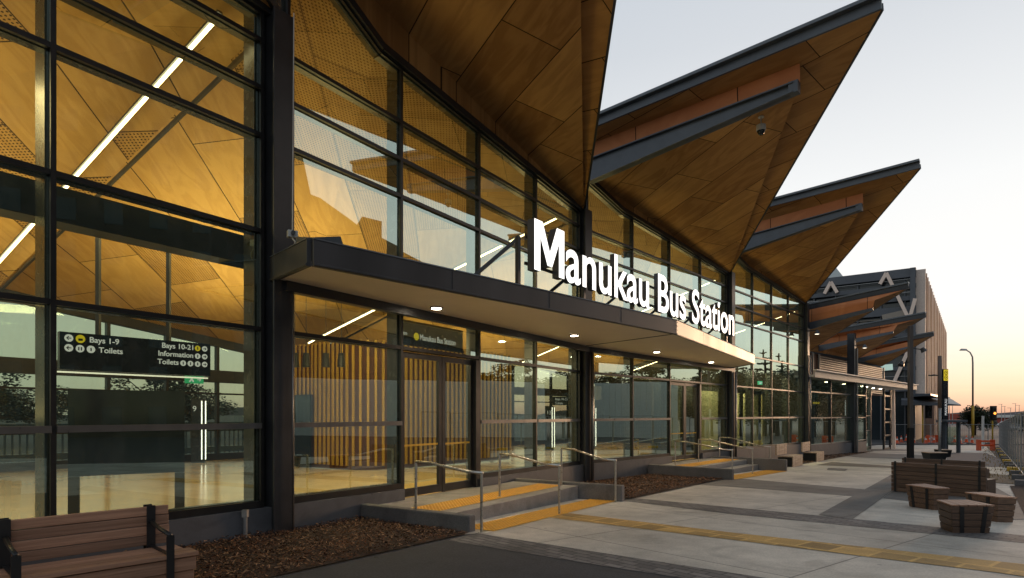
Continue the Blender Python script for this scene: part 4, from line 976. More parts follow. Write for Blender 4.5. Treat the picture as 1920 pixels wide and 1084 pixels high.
# handrails
def handrail(px, py, i, lab, run=1.25, hf=.86, hb=.80, zl=.165):
    f = G(px, py); a, u, n, L_ = frame(i)
    e = empty('handrail', f, 0, lab, 'handrail', 'stainless handrails at the entrance steps')
    b = -n * run; zb = zl - f.z
    mb = MB(); mb.tube([(0, 0, 0), (0, 0, hf)], .021, 10); mb.tube([(0, 0, 0), (0, 0, .008)], .055, 12); mb.build('post', M['balu'], e, smooth=False)
    mb = MB(); mb.tube([b + Vector((0, 0, zb)), b + Vector((0, 0, zb + hb))], .021, 10); mb.tube([b + Vector((0, 0, zb)), b + Vector((0, 0, zb + .008))], .055, 12); mb.build('post', M['balu'], e)
    mb = MB(); mb.tube([n * .02 + Vector((0, 0, hf)), -n * .28 + Vector((0, 0, hf + .012)), b * .78 + Vector((0, 0, zb + hb - .005)), b + Vector((0, 0, zb + hb))], .022, 10); mb.build('rail', M['balu'], e, smooth=True)
handrail(903, 999, 1, 'stainless handrail nearest the camera, on the left kerb of the first step')
handrail(1048.5, 965.5, 1, 'stainless handrail in the middle of the first step')
handrail(1154, 942, 1, 'stainless handrail beside the right kerb of the first step')
handrail(1373, 896, 2, 'stainless handrail on the left kerb of the far step pair', 1.9, .86, .8, .01)
handrail(1411, 889, 2, 'stainless handrail in the middle of the far step pair', 1.9, .86, .8, .01)
handrail(1444, 882, 2, 'stainless handrail at the right kerb of the far step pair', 1.9, .86, .8, .01)
# tap on base wall
q = loc(0, frame(0)[3] - .55, .14, .33); mb = MB(); mb.tube([(0, 0, -.35), (0, 0, 0)], .03, 8); mb.box((0, 0, .03), (.07, .07, .1)); tag(mb.build('wall_tap', M['galv'], None, loc=q), 'small metal tap on a stub pipe against the base wall', 'tap')

# ------------------------------------------------------------------ benches
def plank(mb, x0, x1, y0, y1, z0, z1, mi=0): mb.box(((x0 + x1) / 2, (y0 + y1) / 2, (z0 + z1) / 2), (x1 - x0, y1 - y0, z1 - z0), mi)
# foreground bench. local x along, +y towards the building (back), z up
bp = P(276, 957, 5.62); fr_ = Vector((bp.x, bp.y, gz(5)))
bench_scale = .895
bu = (Vector((bp.x, bp.y, 0)) - Vector((P(0, 985, 4.86).x, 4.86, 0))).normalized()
bench = empty('timber_bench', fr_, math.atan2(bu.y, bu.x), 'slatted hardwood bench with black steel arms at the lower left corner', 'bench')
Lb_ = 2.9; bench.scale = (1, 1, bench_scale)
for k in range(4):
    z0 = .455 + k * .098
    mb = MB(); plank(mb, -Lb_, .16 + .02, -.03 + k * .012, .012 + k * .012, z0, z0 + .092); mb.build('back_slat', M['timber'], bench, bevel=.005)
for k in range(4):
    y0 = -.10 - k * .118
    mb = MB(); plank(mb, -Lb_, .20 + (.05 if k > 1 else 0), y0 - .112, y0, .40, .44); mb.build('seat_slat', M['timber'], bench, bevel=.005)
for k in range(3):
    mb = MB(); plank(mb, -Lb_, .235 - k * .012, -.55 + k * .02, -.515 + k * .02, .395 - (k + 1) * .13, .39 - k * .13); mb.build('front_board', M['timber'], bench, bevel=.004)
for k in range(3):
    mb = MB(); plank(mb, .17 - k * .012, .205 - k * .012, -.5, -.02, .395 - (k + 1) * .13, .39 - k * .13); mb.build('end_board', M['timber'], bench, bevel=.004)
for x in (.02, -1.02, -2.06):
    mb = MB(); plank(mb, x - .035, x + .035, -.05, -.035, .40, .86); plank(mb, x - .035, x + .035, .05, .065, .0, .86); mb.build('frame_post', M['black'], bench)
    mb = MB(); plank(mb, x - .03, x + .03, -.575, -.56, .0, .63); plank(mb, x - .02, x + .02, -.57, -.05, .445, .452); mb.build('frame_front', M['black'], bench)
    mb = MB(); mb.tube([(x, -.05, .70), (x, -.30, .655), (x, -.565, .635)], .02, 6); mb.build('armrest', M['black'], bench, smooth=True)
# big back to back bench on the right
def clad_bench(pL, pR, h, depth, lab, zoff=0):
    u = (pR - pL); u.z = 0; L_ = u.length; ang = math.atan2(u.y, u.x)
    e = empty('clad_bench', Vector((pL.x, pL.y, gz((pL.y + pR.y) / 2))), ang, lab, 'bench', 'dark timber clad benches on the right of the plaza')
    k = 7; hh = h / k
    for j in range(k):
        mb = MB(); plank(mb, 0, L_, 0, .04, j * hh + .004, (j + 1) * hh - .004); mb.build('back_board', M['timber_dark'], e, bevel=.004)
    for x in (.09, L_ / 2, L_ - .12):
        mb = MB(); plank(mb, x - .022, x + .022, -.012, -.002, .0, h + .02); mb.build('strap', M['black'], e)
    mb = MB(); plank(mb, .02, L_ - .02, .05, .12, 0, h - .01); plank(mb, .02, L_ - .02, .14, depth, .0, .42); mb.build('seat', M['timber_dark'], e, bevel=.01)
    return e
clad_bench(G(1671, 922), G(1849, 936), .70, .6, 'long dark timber clad bench with three black straps, nearest behind the stools')
clad_bench(G(1691, 899.5), G(1847, 908), .64, .6, 'dark timber clad bench just behind the long strapped one')
def stool(quad, h, lab, straps):
    c = sum(quad, Vector()) / 4; e = empty('wedge_stool', Vector((c.x, c.y, gz(c.y))), 0, lab, 'stool', 'wedge shaped timber stools')
    q = [Vector((p.x - c.x, p.y - c.y, 0)) for p in quad]; k = 4
    f = lambda z: .84 + .16 * z / h
    mb = MB()
    for j in range(k):
        z0, z1 = h * j / k + .004, h * (j + 1) / k - .005
        mb.hexa([Vector((p.x * f(z0), p.y * f(z0), z0)) for p in q] + [Vector((p.x * f(z1), p.y * f(z1), z1)) for p in q])
    mb.hexa([Vector((p.x * .8, p.y * .8, 0.001)) for p in q] + [Vector((p.x * .93, p.y * .93, h - .01)) for p in q], 1)
    mb.build('body', [M['timber_dark'], M['black']], e, bevel=.006)
    mb = MB(); 
    n_ = 5
    for j in range(n_):
        s0_, s1_ = j / n_ + .008, (j + 1) / n_ - .008
        a_, b_, c_, d_ = q[0].lerp(q[3], s0_), q[1].lerp(q[2], s0_), q[1].lerp(q[2], s1_), q[0].lerp(q[3], s1_)
        mb.hexa([p * 1.02 + Vector((0, 0, h)) for p in (a_, b_, c_, d_)] + [p * 1.02 + Vector((0, 0, h + .022)) for p in (a_, b_, c_, d_)])
    mb.build('seat_slats', M['timber'], e, bevel=.004)
    for (ei, t) in straps:
        a_, b_ = q[ei], q[(ei + 1) % 4]; d = (b_ - a_).normalized(); nn = Vector((d.y, -d.x, 0)); p = a_.lerp(b_, t)
        mb = MB(); lo = p * f(0) + nn * .005; hi = p * 1.0 + nn * .008
        mb.hexa([lo - d * .03, lo + d * .03, lo + d * .03 - nn * .012, lo - d * .03 - nn * .012] + [x + Vector((0, 0, h)) for x in (hi - d * .03, hi + d * .03, hi + d * .03 - nn * .012, hi - d * .03 - nn * .012)])
        mb.build('strap', M['black'], e)
def TQ(px, py, h):           # top corner of a stool of height h on the ground
    k = (py - HY) / F; Y = (EYE - .221 - h) / (k - .026); return Vector(((px - CX) / F * Y, Y, 0))
h_ = .40
stool([TQ(1698, 911, h_), TQ(1752, 917, h_), TQ(1781, 916.5, h_), TQ(1735, 910, h_)], h_, 'wedge stool left of the other two, touching the long bench', ((0, .2), (0, .75)))
stool([TQ(1756, 940.5, h_), TQ(1783, 948.5, h_), TQ(1865, 949, h_), TQ(1815, 940.5, h_)], h_, 'wedge stool nearest the camera with pale slats on top', ((1, .25), (1, .8)))
stool([TQ(1809, 926, h_), TQ(1872, 933.5, h_), TQ(1907, 934, h_), TQ(1850, 926, h_)], h_, 'wedge stool on the right nearest the planting bed', ((0, .15), (0, .7)))
# pale benches by the far glazing
def pale_bench(px, py, lab):
    g = G(px, py); e = empty('pale_bench', g, SITE, lab, 'bench', 'pale slatted benches against the far glazing')
    mb = MB()
    for k in range(4): plank(mb, -1.5 + .0, .0, .06 + k * .14, .19 + k * .14, .42, .46)
    for k in range(4): plank(mb, -1.5 + k * .38, -1.5 + k * .38 + .36, .02, .06, .02, .46)
    mb.build('seat', M['timber_pale'], e, bevel=.006)
    mb = MB()
    for j in range(3):
        for k in range(4): plank(mb, -1.5 + k * .38, -1.5 + k * .38 + .36, .64, .70, .47 + j * .15, .61 + j * .15)
    mb.build('backrest', M['timber_pale'], e, bevel=.006)
    mb = MB(); plank(mb, -1.42, -.05, .07, .62, .0, .40); mb.build('base', M['black'], e)
pale_bench(1506, 873, 'pale slatted bench nearer the steps, backrest to the glass')
pale_bench(1546, 864, 'pale slatted bench farther from the steps, backrest to the glass')
for (px, py, w_, lab) in ((1752, 864, .9, 'low dark block seat beside the slim pole'), (1768, 857, .6, 'small dark planter block behind the slim pole')):
    g = G(px, py); mb = MB(); q = [(-w_ / 2 * .8, -.25), (w_ / 2 * .8, -.25), (w_ / 2 * .8, .25), (-w_ / 2 * .8, .25)]
    mb.hexa([Vector((x, y, 0)) for x, y in q] + [Vector((x * 1.2, y * 1.2, .38)) for x, y in q], 0); mb.box((0, 0, .4), (w_ * 1.0, .6, .04), 1)
    tag(mb.build('block_seat', [M['black'], M['timber_pale']], None, loc=g, bevel=.01), lab, 'seat')

# ------------------------------------------------------------------ poles, pylon, kiosk
g = G(1707, 861); e = empty('light_pole', g, 0, 'tall square light pole with black lower half standing behind the benches', 'light pole')
mb = MB(); mb.box((0, 0, .8), (.24, .24, 1.6)); mb.build('lower_post', M['black'], e, bevel=.01)
mb = MB(); mb.box((0, 0, 4.2), (.19, .19, 5.2)); mb.build('post', plain('weathered pole', (.12, .10, .09), .45, .3, var=.2, scale=2, stretch=(3, 3, .5)), e, bevel=.01)
for (dx, z, sgn) in ((.55, 5.55, 1), (-.45, 4.85, -1)):
    mb = MB(); mb.bar((.1 * sgn, 0, z + .1), (dx, 0, z + .05), .04, .04); mb.tube([(dx, -.05, z + .12), (dx + .1 * sgn, -.1, z - .08)], .09, 10, r2=.15); mb.build('spotlight', M['steel'], e)
g = G(1762, 862); e = empty('slim_pole', g, 0, 'slim galvanised pole in front of the blue pylon', 'pole')
mb = MB(); mb.tube([(0, 0, 0), (0, 0, 2.6)], .07, 10); mb.build('base_tube', M['galv'], e, smooth=True)
mb = MB(); mb.tube([(0, 0, 2.6), (0, 0, 5.2)], .09, 10); mb.build('upper_tube', plain('brown tube', (.14, .10, .08), .5), e, smooth=True)
mb = MB(); mb.tube([(0, 0, 4.2), (-.3, 0, 4.25), (-.45, 0, 4.2)], .03, 8); mb.box((-.4, 0, 4.22), (.25, .14, .05)); mb.build('lamp_arm', M['steel'], e)
g = G(1770, 845); pd = Vector((cos(R(12)), sin(R(12)), 0)); pn_ = Vector((pd.y, -pd.x, 0))
pyl = empty('pylon_sign', g, 0, 'dark blue pylon with yellow bus symbol and vertical word Manukau', 'sign')
mb = MB(); mb.bar((0, 0, 0), (0, 0, 5.9), .42, .3, 0, up=pn_); mb.build('pylon', M['sign_blue'], pyl, bevel=.01)
mb = MB(); mb.bar(pn_ * .16 + Vector((0, 0, 5.05)), pn_ * .16 + Vector((0, 0, 5.85)), .38, .02, 0, up=pn_); mb.build('yellow_panel', M['sign_yellow'], pyl)
mb = MB()
for z in (5.28, 5.62):
    disc(mb, pn_ * .172, pd, 0, z, .15, 0); disc(mb, pn_ * .172, pd, 0, z, .11, 1, o_=.008); disc(mb, pn_ * .172, pd, 0, z, .045, 0, o_=.012)
mb.build('symbol', [M['sign_blue'], M['sign_yellow']], pyl)
put_text('MANUKAU', .30, [M['sign_white']], pyl, basis(pn_ * .155 + pd * .1 + Vector((0, 0, 2.55)), Vector((0, 0, 1)), -pd), sx=.8)
g = G(1797, 849); e = empty('info_kiosk', g, R(10), 'small grey framed shelter kiosk with glass panel beside the pylon', 'kiosk')
for x in (0, -1.05): mb = MB(); plank(mb, x - .07, x + .07, -.1, .1, 0, 2.0); mb.build('post', M['steel_light'], e)
mb = MB(); plank(mb, -1.3, .3, -.4, .4, 2.0, 2.15); mb.build('roof', M['steel_light'], e, bevel=.01)
mb = MB(); plank(mb, -.96, -.1, -.02, .02, .5, 1.7); mb.build('panel', M['glass_clear'], e)

# ------------------------------------------------------------------ car park building with fins at the far end
bx = P(1716, 503, 70); X0, Y0, ZT = bx.x, 70.0, bx.z
ff = Vector((-1520, 1141 * .0 + 0, 0))
fd = (Vector((-(1715 + 560), 0, 0)))
perp = Vector((-1520 / 1141, 1, 0)).normalized()   # front face goes left and away
fdir = Vector((866 / 1141, 1, 0)).normalized()
park = empty('parking_building', (0, 0, 0), 0, 'big grey parking building with slanted white braces and brown vertical fins at the far end', 'building')
B0 = Vector((X0, Y0, 0)); zg = gz(60) - .2
def pk(s_, f_, z): q = B0 + perp * s_ + fdir * f_; return Vector((q.x, q.y, z))
mb = MB(); mb.hexa([pk(26, .5, zg), pk(.5, .5, zg), pk(.5, 72, zg), pk(26, 72, zg), pk(26, .5, ZT - .4), pk(.5, .5, ZT - .4), pk(.5, 72, ZT - .4), pk(26, 72, ZT - .4)]); mb.build('core', M['parkglass'], park)
for z, h, o_ in ((ZT - .5, 1.0, -.2), (ZT - 2.0, .5, 0), (ZT - 3.4, .5, 0), (ZT - 4.8, .9, -.1), (ZT - 7.6, .4, 0), (ZT - 9.4, .9, -.1), (ZT - 11.5, .4, 0), (ZT - 13.7, .9, -.1)):
    mb = MB(); mb.bar(pk(26, o_, z), pk(-.1, o_, z), .5, h, 0); mb.build('floor_band', M['park'], park)
mb = MB()
for k in range(6): mb.bar(pk(26, .15, ZT - 5.6 - k * .22), pk(1, .15, ZT - 5.6 - k * .22), .08, .08)
mb.build('louvre', M['louvre'], park)
for k in range(11):
    mb = MB(); mb.bar(pk(1 + k * 2.4, .1, zg), pk(1 + k * 2.4, .1, ZT - .6), .14, .3, 0, up=fdir); mb.build('post', M['park'], park)
for z in (ZT - 1.2, ZT - 2.7, ZT - 6.0, ZT - 8.4, ZT - 12.4):
    mb = MB(); mb.bar(pk(26, -.25, z), pk(0, -.25, z), .05, .06, 0); mb.build('rail', M['galv'], park)
def brace(pa, pb):
    mb = MB(); mb.bar(pa, pb, .36, .36, 0); mb.build('brace', M['brace'], park)
def onface(px, py, f_=-.55):
    # point of the front face seen at (px,py)
    r = Vector(((px - CX) / F, 1, -(py - HY) / F)); o_ = B0 + fdir * f_; nf = Vector((perp.y, -perp.x, 0))
    t = (o_).dot(nf) / Vector((r.x, r.y, 0)).dot(nf); return Vector((r.x * t, r.y * t, EYE + r.z * t))
for (p_, q_) in (((1546, 551), (1558, 529)), ((1558, 529), (1570, 549)), ((1650, 533), (1662, 512)), ((1662, 512), (1705, 600)), ((1702, 660), (1674, 722)), ((1705, 600), (1716, 560))):
    brace(onface(*p_), onface(*q_))
mb = MB(); q = pk(.2, -.35, 0); mb.bar(pk(.2, -.35, zg), pk(.2, -.35, ZT), .5, .5, 0, up=fdir); mb.build('corner_post', M['park'], park)
nfin = 26
zl = EYE + (777 - 745) / F * 70
for k in range(nfin):
    f_ = .2 + k * 2.7
    lean = .9 * (1 if k % 2 else -.3)
    zb = zl if k < 7 else zg
    mb = MB(); a_, b_ = pk(-.5, f_ + lean * .8, zb), pk(-.5, f_, ZT - .2)
    mb.bar(a_, b_, 1.0, .28, 0, up=fdir)
    mb.build('fin', M['fin'] if k % 3 else M['fin_w'], park)
    mb = MB(); mb.bar(pk(-.3, f_ + 1.4 + lean * .2, zb), pk(-.3, f_ + 1.3, ZT - .5), .6, .22, 0, up=fdir); mb.build('fin', M['fin_w'] if k % 2 else M['fin'], park)
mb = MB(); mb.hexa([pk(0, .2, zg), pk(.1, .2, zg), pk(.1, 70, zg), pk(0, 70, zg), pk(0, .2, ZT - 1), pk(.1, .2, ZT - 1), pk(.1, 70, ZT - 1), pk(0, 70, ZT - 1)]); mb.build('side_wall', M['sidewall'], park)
# awnings at its foot
mb = MB(); c0_ = pk(2, -1, zl); 
mb.hexa([P(1705, 745, 66), P(1745, 741, 58), P(1768, 747, 66), P(1720, 747, 74), P(1705, 738, 66), P(1745, 738, 58), P(1765, 742, 66), P(1720, 743, 74)]); mb.build('awning', M['steel_light'], park)
mb = MB(); mb.hexa([P(1690, 760, 62), P(1802, 761, 62), P(1778, 757, 75), P(1690, 757, 75), P(1690, 750, 62), P(1802, 759, 62), P(1778, 745, 75), P(1690, 745, 75)]); mb.build('awning', M['steel_light'], park)
mb = MB(); mb.bar(onface(1655, 600), onface(1700, 590), .1, 1.2); mb.build('lit_window', M['louvre'], park)
mb = MB(); mb.bar(onface(1652, 690, -.3), onface(1674, 688, -.3), .1, .7); mb.build('lit_window', M['lamp_warm'], park)
e = MB(); e.hexa([P(1545, 530, 95), P(1590, 530, 95), P(1590, 530, 110), P(1545, 530, 110), P(1545, 496, 95), P(1563, 496, 95), P(1563, 496, 110), P(1545, 496, 110)])
tag(e.build('plant_room', plain('translucent clad', (.5, .55, .55), .4, var=.1)), 'pale sloped roof box showing above the dark parking building', 'building')

# ------------------------------------------------------------------ street furniture far right
gzf = gz(60)
def lamp_post(px, pytop, Y, lab):
    zt = EYE + (HY - pytop) / F * Y; x = (px - CX) / F * Y; e = empty('street_lamp', (x, Y, gzf), 0, lab, 'street lamp'); H = zt - gzf
    mb = MB(); mb.tube([(0, 0, 0), (0, 0, H * .36)], .17, 10); mb.build('painted_base', M['yellowp'], e, smooth=True)
    mb = MB(); mb.tube([(0, 0, H * .36), (0, 0, H * .85), (-.05, 0, H * .92), (-.35, 0, H * .97), (-.9, 0, H)], .11, 10, r2=.07); mb.build('pole', M['galv'], e, smooth=True)
    mb = MB(); mb.hexa([Vector(q) for q in ((-1.7, -.18, H - .1), (-.8, -.18, H - .1), (-.8, .18, H - .1), (-1.7, .18, H - .1), (-1.5, -.12, H + .15), (-.85, -.1, H + .12), (-.85, .1, H + .12), (-1.5, .12, H + .15))]); mb.build('lamp_head', M['galv'], e, bevel=.03)
lamp_post(1824, 656, 80, 'tall curved street lamp against the sunset sky')
def traffic_light(px, Y, pt, pb, lab, lit, heads, off=0):
    x = (px - CX) / F * Y; e = empty('traffic_light', (x, Y, gzf), 0, lab, 'traffic light', 'traffic lights at the crossing'); H = EYE + (HY - pt) / F * Y - gzf
    mb = MB(); mb.tube([(0, 0, 0), (0, 0, H)], .08, 10); mb.build('pole', M['yellowp'], e, smooth=True)
    for hx in heads:
        mb = MB(); mb.box((hx, -.1, H - .75), (.75, .06, 1.6)); mb.box((hx, -.2, H - .75), (.4, .25, 1.3)); s_ = mb.build('signal_head', M['black'], e, bevel=.02)
        for k in range(3):
            mb = MB(); mb.tube([(hx, -.32, H - .38 - k * .38), (hx, -.345, H - .38 - k * .38)], .14, 14)
            mb.build('lens', M['orange_lamp'] if lit and k == 1 else M['board'], s_)
traffic_light(1861, 66, 762, 0, 'traffic light glowing amber in front of the sunset', True, (0,))
traffic_light(1730, 64, 757, 0, 'unlit traffic light with yellow pole at the parking building', False, (.55,))
x = P(1843, 0, 48).x; mb = MB(); mb.tube([(0, 0, 0), (0, 0, 2.6)], .09, 8); tag(mb.build('bollard_post', M['whitep'], None, loc=(x, 48, gz(48))), 'plain pale post left of the amber traffic light', 'post')
# cones
def cone(px, Y, lab, h=.75):
    x = (px - CX) / F * Y; e = empty('traffic_cone', (x, Y, gz(Y)), 0, lab, 'traffic cone', 'orange cones along the works fence')
    mb = MB(); mb.box((0, 0, .03), (.42, .42, .06)); mb.tube([(0, 0, .06), (0, 0, h)], .16, 12, r2=.03); mb.build('cone', M['cone'], e)
    mb = MB(); mb.tube([(0, 0, h * .5), (0, 0, h * .7)], .106, 12, r2=.078); mb.build('band', M['conew'], e)
cn_l = [(1682, 63), (1690, 66), (1700, 70), (1713, 64), (1736, 63.5), (1744, 65), (1751, 64), (1757, 68), (1790, 66), (1800, 63), (1812, 66), (1823, 64)]
cl_lab = ['cone farthest left by the far fence', 'cone right of the farthest left one', 'cone farther back near the black and grey pole', 'cone just right of the light pole', 'cone left of the group by the slim pole', 'middle cone of the group by the slim pole', 'right cone of the group by the slim pole', 'cone close behind the slim pole', 'cone behind the kiosk', 'cone right of the kiosk post', 'cone left of the street lamp foot', 'cone at the street lamp foot']
for (px, Y), l in zip(cn_l, cl_lab): cone(px, Y, 'orange traffic ' + l)
for (px, Y, lab) in ((1748, 66, 'orange plastic barrier at the far fence beside the slim pole'), (1848, 44, 'orange plastic barrier at the foot of the pale post')):
    x = (px - CX) / F * Y; mb = MB(); mb.box((0, 0, .38), (1.1, .08, .12)); mb.box((0, 0, .68), (1.1, .08, .12)); mb.box((-.5, 0, .4), (.08, .4, .8)); mb.box((.5, 0, .4), (.08, .4, .8))
    tag(mb.build('road_barrier', M['cone'], None, loc=(x, Y, gz(Y))), lab, 'barrier')
# temporary mesh fence
def fence_panel(a, b, lab, grp):
    e = empty('fence_panel', a, math.atan2(b.y - a.y, b.x - a.x), lab, 'fence', grp); L_ = (Vector((b.x, b.y, 0)) - Vector((a.x, a.y, 0))).length - .08
    dz = b.z - a.z
    mb = MB()
    for x in (0, L_): mb.tube([(x, 0, .05), (x, 0, 2.0)], .022, 6)
    for z in (.12, 2.0): mb.tube([(0, 0, z), (L_, 0, z)], .02, 6)
    mb.build('frame', M['galv'], e)
    mb = MB(); k = int(L_ / .2)
    for j in range(1, k): mb.bar((L_ * j / k, 0, .12), (L_ * j / k, 0, 2.0), .003, .003)
    for j in range(1, 8): mb.bar((0, 0, .12 + .235 * j), (L_, 0, .12 + .235 * j), .003, .003)
    mb.build('wire_mesh', M['steel_light'], e)
    mb = MB(); mb.box((0, 0, .08), (.25, .6, .16)); mb.build('foot', M['yellowp'] if int(a.y * 10) % 3 == 0 else M['kerb'], e, bevel=.02)
f0, f1 = Vector((13.6, 16.0, 0)), Vector((40.5, 50.6, 0)); fdv = (f1 - f0).normalized(); k = int((f1 - f0).length / 2.4)
for j in range(k):
    a = f0 + fdv * 2.4 * j; b = a + fdv * 2.4; a.z = gz(a.y); b.z = gz(b.y)
    fence_panel(a, b, 'wire mesh works fence panel in the receding line at the right edge', 'works fence panels receding on the right')
for j in range(6):
    a = Vector((38.8 + j * 1.95, 62, gzf)); b = a + Vector((1.95, 0, 0)); fence_panel(a, b, 'wire mesh works fence panel in the row across the far end', 'works fence panels across the far end')
# plants along the fence foot, bushes, trees
def crown_mesh(name, blobs, n_, sz, m, seed, flat=1.0):
    rd = random.Random(seed); mb = MB()
    tot = sum(b[3] ** 2 for b in blobs)
    for (x, y, z, r_) in blobs:
        for _ in range(int(n_ * r_ * r_ / tot)):
            d = Vector((rd.gauss(0, 1), rd.gauss(0, 1), rd.gauss(0, 1))).normalized() * r_ * (rd.random() ** .4) ; d.z *= flat
            c = Vector((x, y, z)) + d; s_ = sz * rd.uniform(.5, 1.4)
            Mx = Matrix.Rotation(rd.uniform(0, 6.28), 3, 'Z') @ Matrix.Rotation(rd.uniform(-1.3, 1.3), 3, 'X')
            mb.face([c + Mx @ Vector(q) for q in ((-s_, 0, 0), (0, -s_ * .5, 0), (s_, 0, 0), (0, s_ * .5, .0))])
    return mb
def bush(x, y, z0, w, h, lab, seed, n_=4000, m='leaf'):
    rd = random.Random(seed); e = empty('bush', (x, y, z0), 0, lab, 'bush')
    bl = [(rd.uniform(-.35, .35) * w, rd.uniform(-.3, .3) * w, h * rd.uniform(.35, .72), w * rd.uniform(.16, .26)) for _ in range(14)] + [(0, 0, h * .5, w * .36)]
    crown_mesh('c', bl, n_, w * .025, None, seed, .8 * h / w + .2).build('foliage', M[m], e)
    mb = MB(); mb.tube([(0, 0, 0), (0.1, 0, h * .5)], w * .03, 6); mb.build('stem', M['wood_trunk'], e)
p = P(1828, 0, 88); bush(p.x, 88, gzf, 5.0, 4.9, 'rounded dark green bush beside the street lamp', 3, 9000)
p = P(1925, 0, 95); bush(p.x, 95, gzf, 3.6, 3.6, 'dark bush cut by the right edge of the picture', 5, 4000)
rd = random.Random(9); mb = MB()
for k in range(900):
    t = rd.uniform(0, 1); q = f0.lerp(f1, t) - Vector((fdv.y, -fdv.x, 0)) * rd.uniform(.1, 1.0); c = Vector((q.x, q.y, gz(q.y) + rd.uniform(0, .22))); s_ = rd.uniform(.02, .055)
    Mx = Matrix.Rotation(rd.uniform(0, 6.28), 3, 'Z') @ Matrix.Rotation(rd.uniform(.5, 1.4), 3, 'X'); mb.face([c + Mx @ Vector(v) for v in ((-s_ * .3, 0, 0), (s_ * .3, 0, 0), (0, s_ * 2, 0))])
tag(mb.build('fence_weeds', plain('dry weeds', (.17, .11, .02), .8, var=.4, scale=3)), 'dry yellow weeds at the foot of the works fence', 'weeds', None, 'stuff')
def tree(x, y, H, W, lab, seed, kind=0, n_=7000):
    rd = random.Random(seed); z0 = .0; e = empty('tree', (x, y, z0), 0, lab, 'tree', 'trees across the street seen mirrored in the glass')
    mb = MB(); mb.tube([(0, 0, -1.5), (.1, 0, H * .3), (0, .1, H * .6), (0, 0, H * (.95 if kind == 1 else .7))], .03 * H, 8, r2=.008 * H)
    bl = []
    if kind == 1:      # tiered conifer with gaps
        k = 11
        for j in range(k):
            z = H * (.22 + .76 * j / k); r_ = W * .5 * (1 - j / k) ** .8 + .2
            for q in range(7):
                an = rd.uniform(0, 6.28); d = r_ * rd.uniform(.45, 1); mb.tube([(0, 0, z - .2), (cos(an) * d, sin(an) * d, z + .1 * r_)], .05, 4, r2=.02)
                bl.append((cos(an) * d * .8, sin(an) * d * .8, z, r_ * .22))
        fl = .35
    else:
        for j in range(20):
            an = rd.uniform(0, 6.28); d = W * .42 * rd.random() ** .5; z = H * rd.uniform(.22, .88)
            mb.tube([(0, 0, H * .35), (cos(an) * d * .5, sin(an) * d * .5, z * .75), (cos(an) * d, sin(an) * d, z)], .015 * H, 5, r2=.004 * H)
            bl.append((cos(an) * d, sin(an) * d, z, W * rd.uniform(.12, .2)))
        fl = .6
    mb.build('trunk', M['wood_trunk'], e)
    crown_mesh('c', bl, n_, .16 if kind == 0 else .13, None, seed, fl).build('crown', M['leaf2'], e)
# mirrored surroundings across the street (to the right of the camera)
def dirpt(dx, dy, dist): v = Vector((dx, dy, 0)).normalized() * dist; return v
tl_ = [(46, 33, 8.0, 7, 0), (45, 36.5, 8.8, 7, 0), (47, 40, 7.2, 8, 0), (48, 43, 8.0, 7, 0), (52, 46, 7.5, 9, 0), (56, 50, 10.5, 6, 1), (58, 54, 11.5, 6, 1), (62, 57, 9, 10, 0), (67, 61, 10.5, 10, 0), (72, 65, 12.5, 6, 1),
       (74, 71, 9, 10, 0), (84, 78, 10, 11, 0), (52, 39, 6.5, 9, 0), (56, 52, 6.5, 10, 0), (70, 63, 7, 11, 0), (92, 84, 11, 12, 0), (49, 46, 5.5, 8, 0), (80, 68, 9, 12, 0)]
for k, (d, dist, H, W, kd) in enumerate(tl_):
    tree(d, dist, H - 1, W, 'broad dark tree standing across the street' if kd == 0 else 'tall tiered conifer standing across the street', 100 + k, kd)
# low ribbed shed and tall dark block across the street
q0, q1 = Vector((41, 13, 0)), Vector((41, 37, 0)); mb = MB(); su = (q1 - q0).normalized()
mb.prism([q0 + Vector((0, 0, -1)), q1 + Vector((0, 0, -1)), q1 + Vector((0, 0, 4.7)), q0 + Vector((0, 0, 4.9))], Vector((1.5, 0, 0)), 0)
t = 0
while t < 24: c = q0 + su * t; mb.bar(c + Vector((-.05, 0, -1)), c + Vector((-.05, 0, 4.7)), .16, .10, 0, up=(1, 0, 0)); t += .6
tag(mb.build('ribbed_shed', M['shed']), 'low pale ribbed shed across the street, seen mirrored in the glass', 'shed')
mb = MB()
prof = [(-60, 38), (9, 38), (12.2, 30), (14.2, 20.8), (15, 20.6), (18.6, 18.4), (18.6, 19.5), (20.4, 19.3), (20.4, 17.8), (26, 15.6), (29.5, 14.6), (29.5, -1), (-60, -1)]
mb.prism([Vector((43, y, z)) for y, z in prof], (14, 0, 0))
blk = mb.build('street_block', M['brick']); tag(blk, 'tall dark building with stepped gable across the street, seen mirrored in the glass', 'building')
for j in range(8):
    for k in range(18):
        y = -30 + k * 3.1; z = 1.5 + j * 3.2
        if y > 12 and z + 1.8 > 19.5 - (y - 14) * .35: continue
        mb = MB(); mb.box((42.98, y, z), (.06, 1.3, 1.7)); mb.build('window', M['parkglass'], blk)
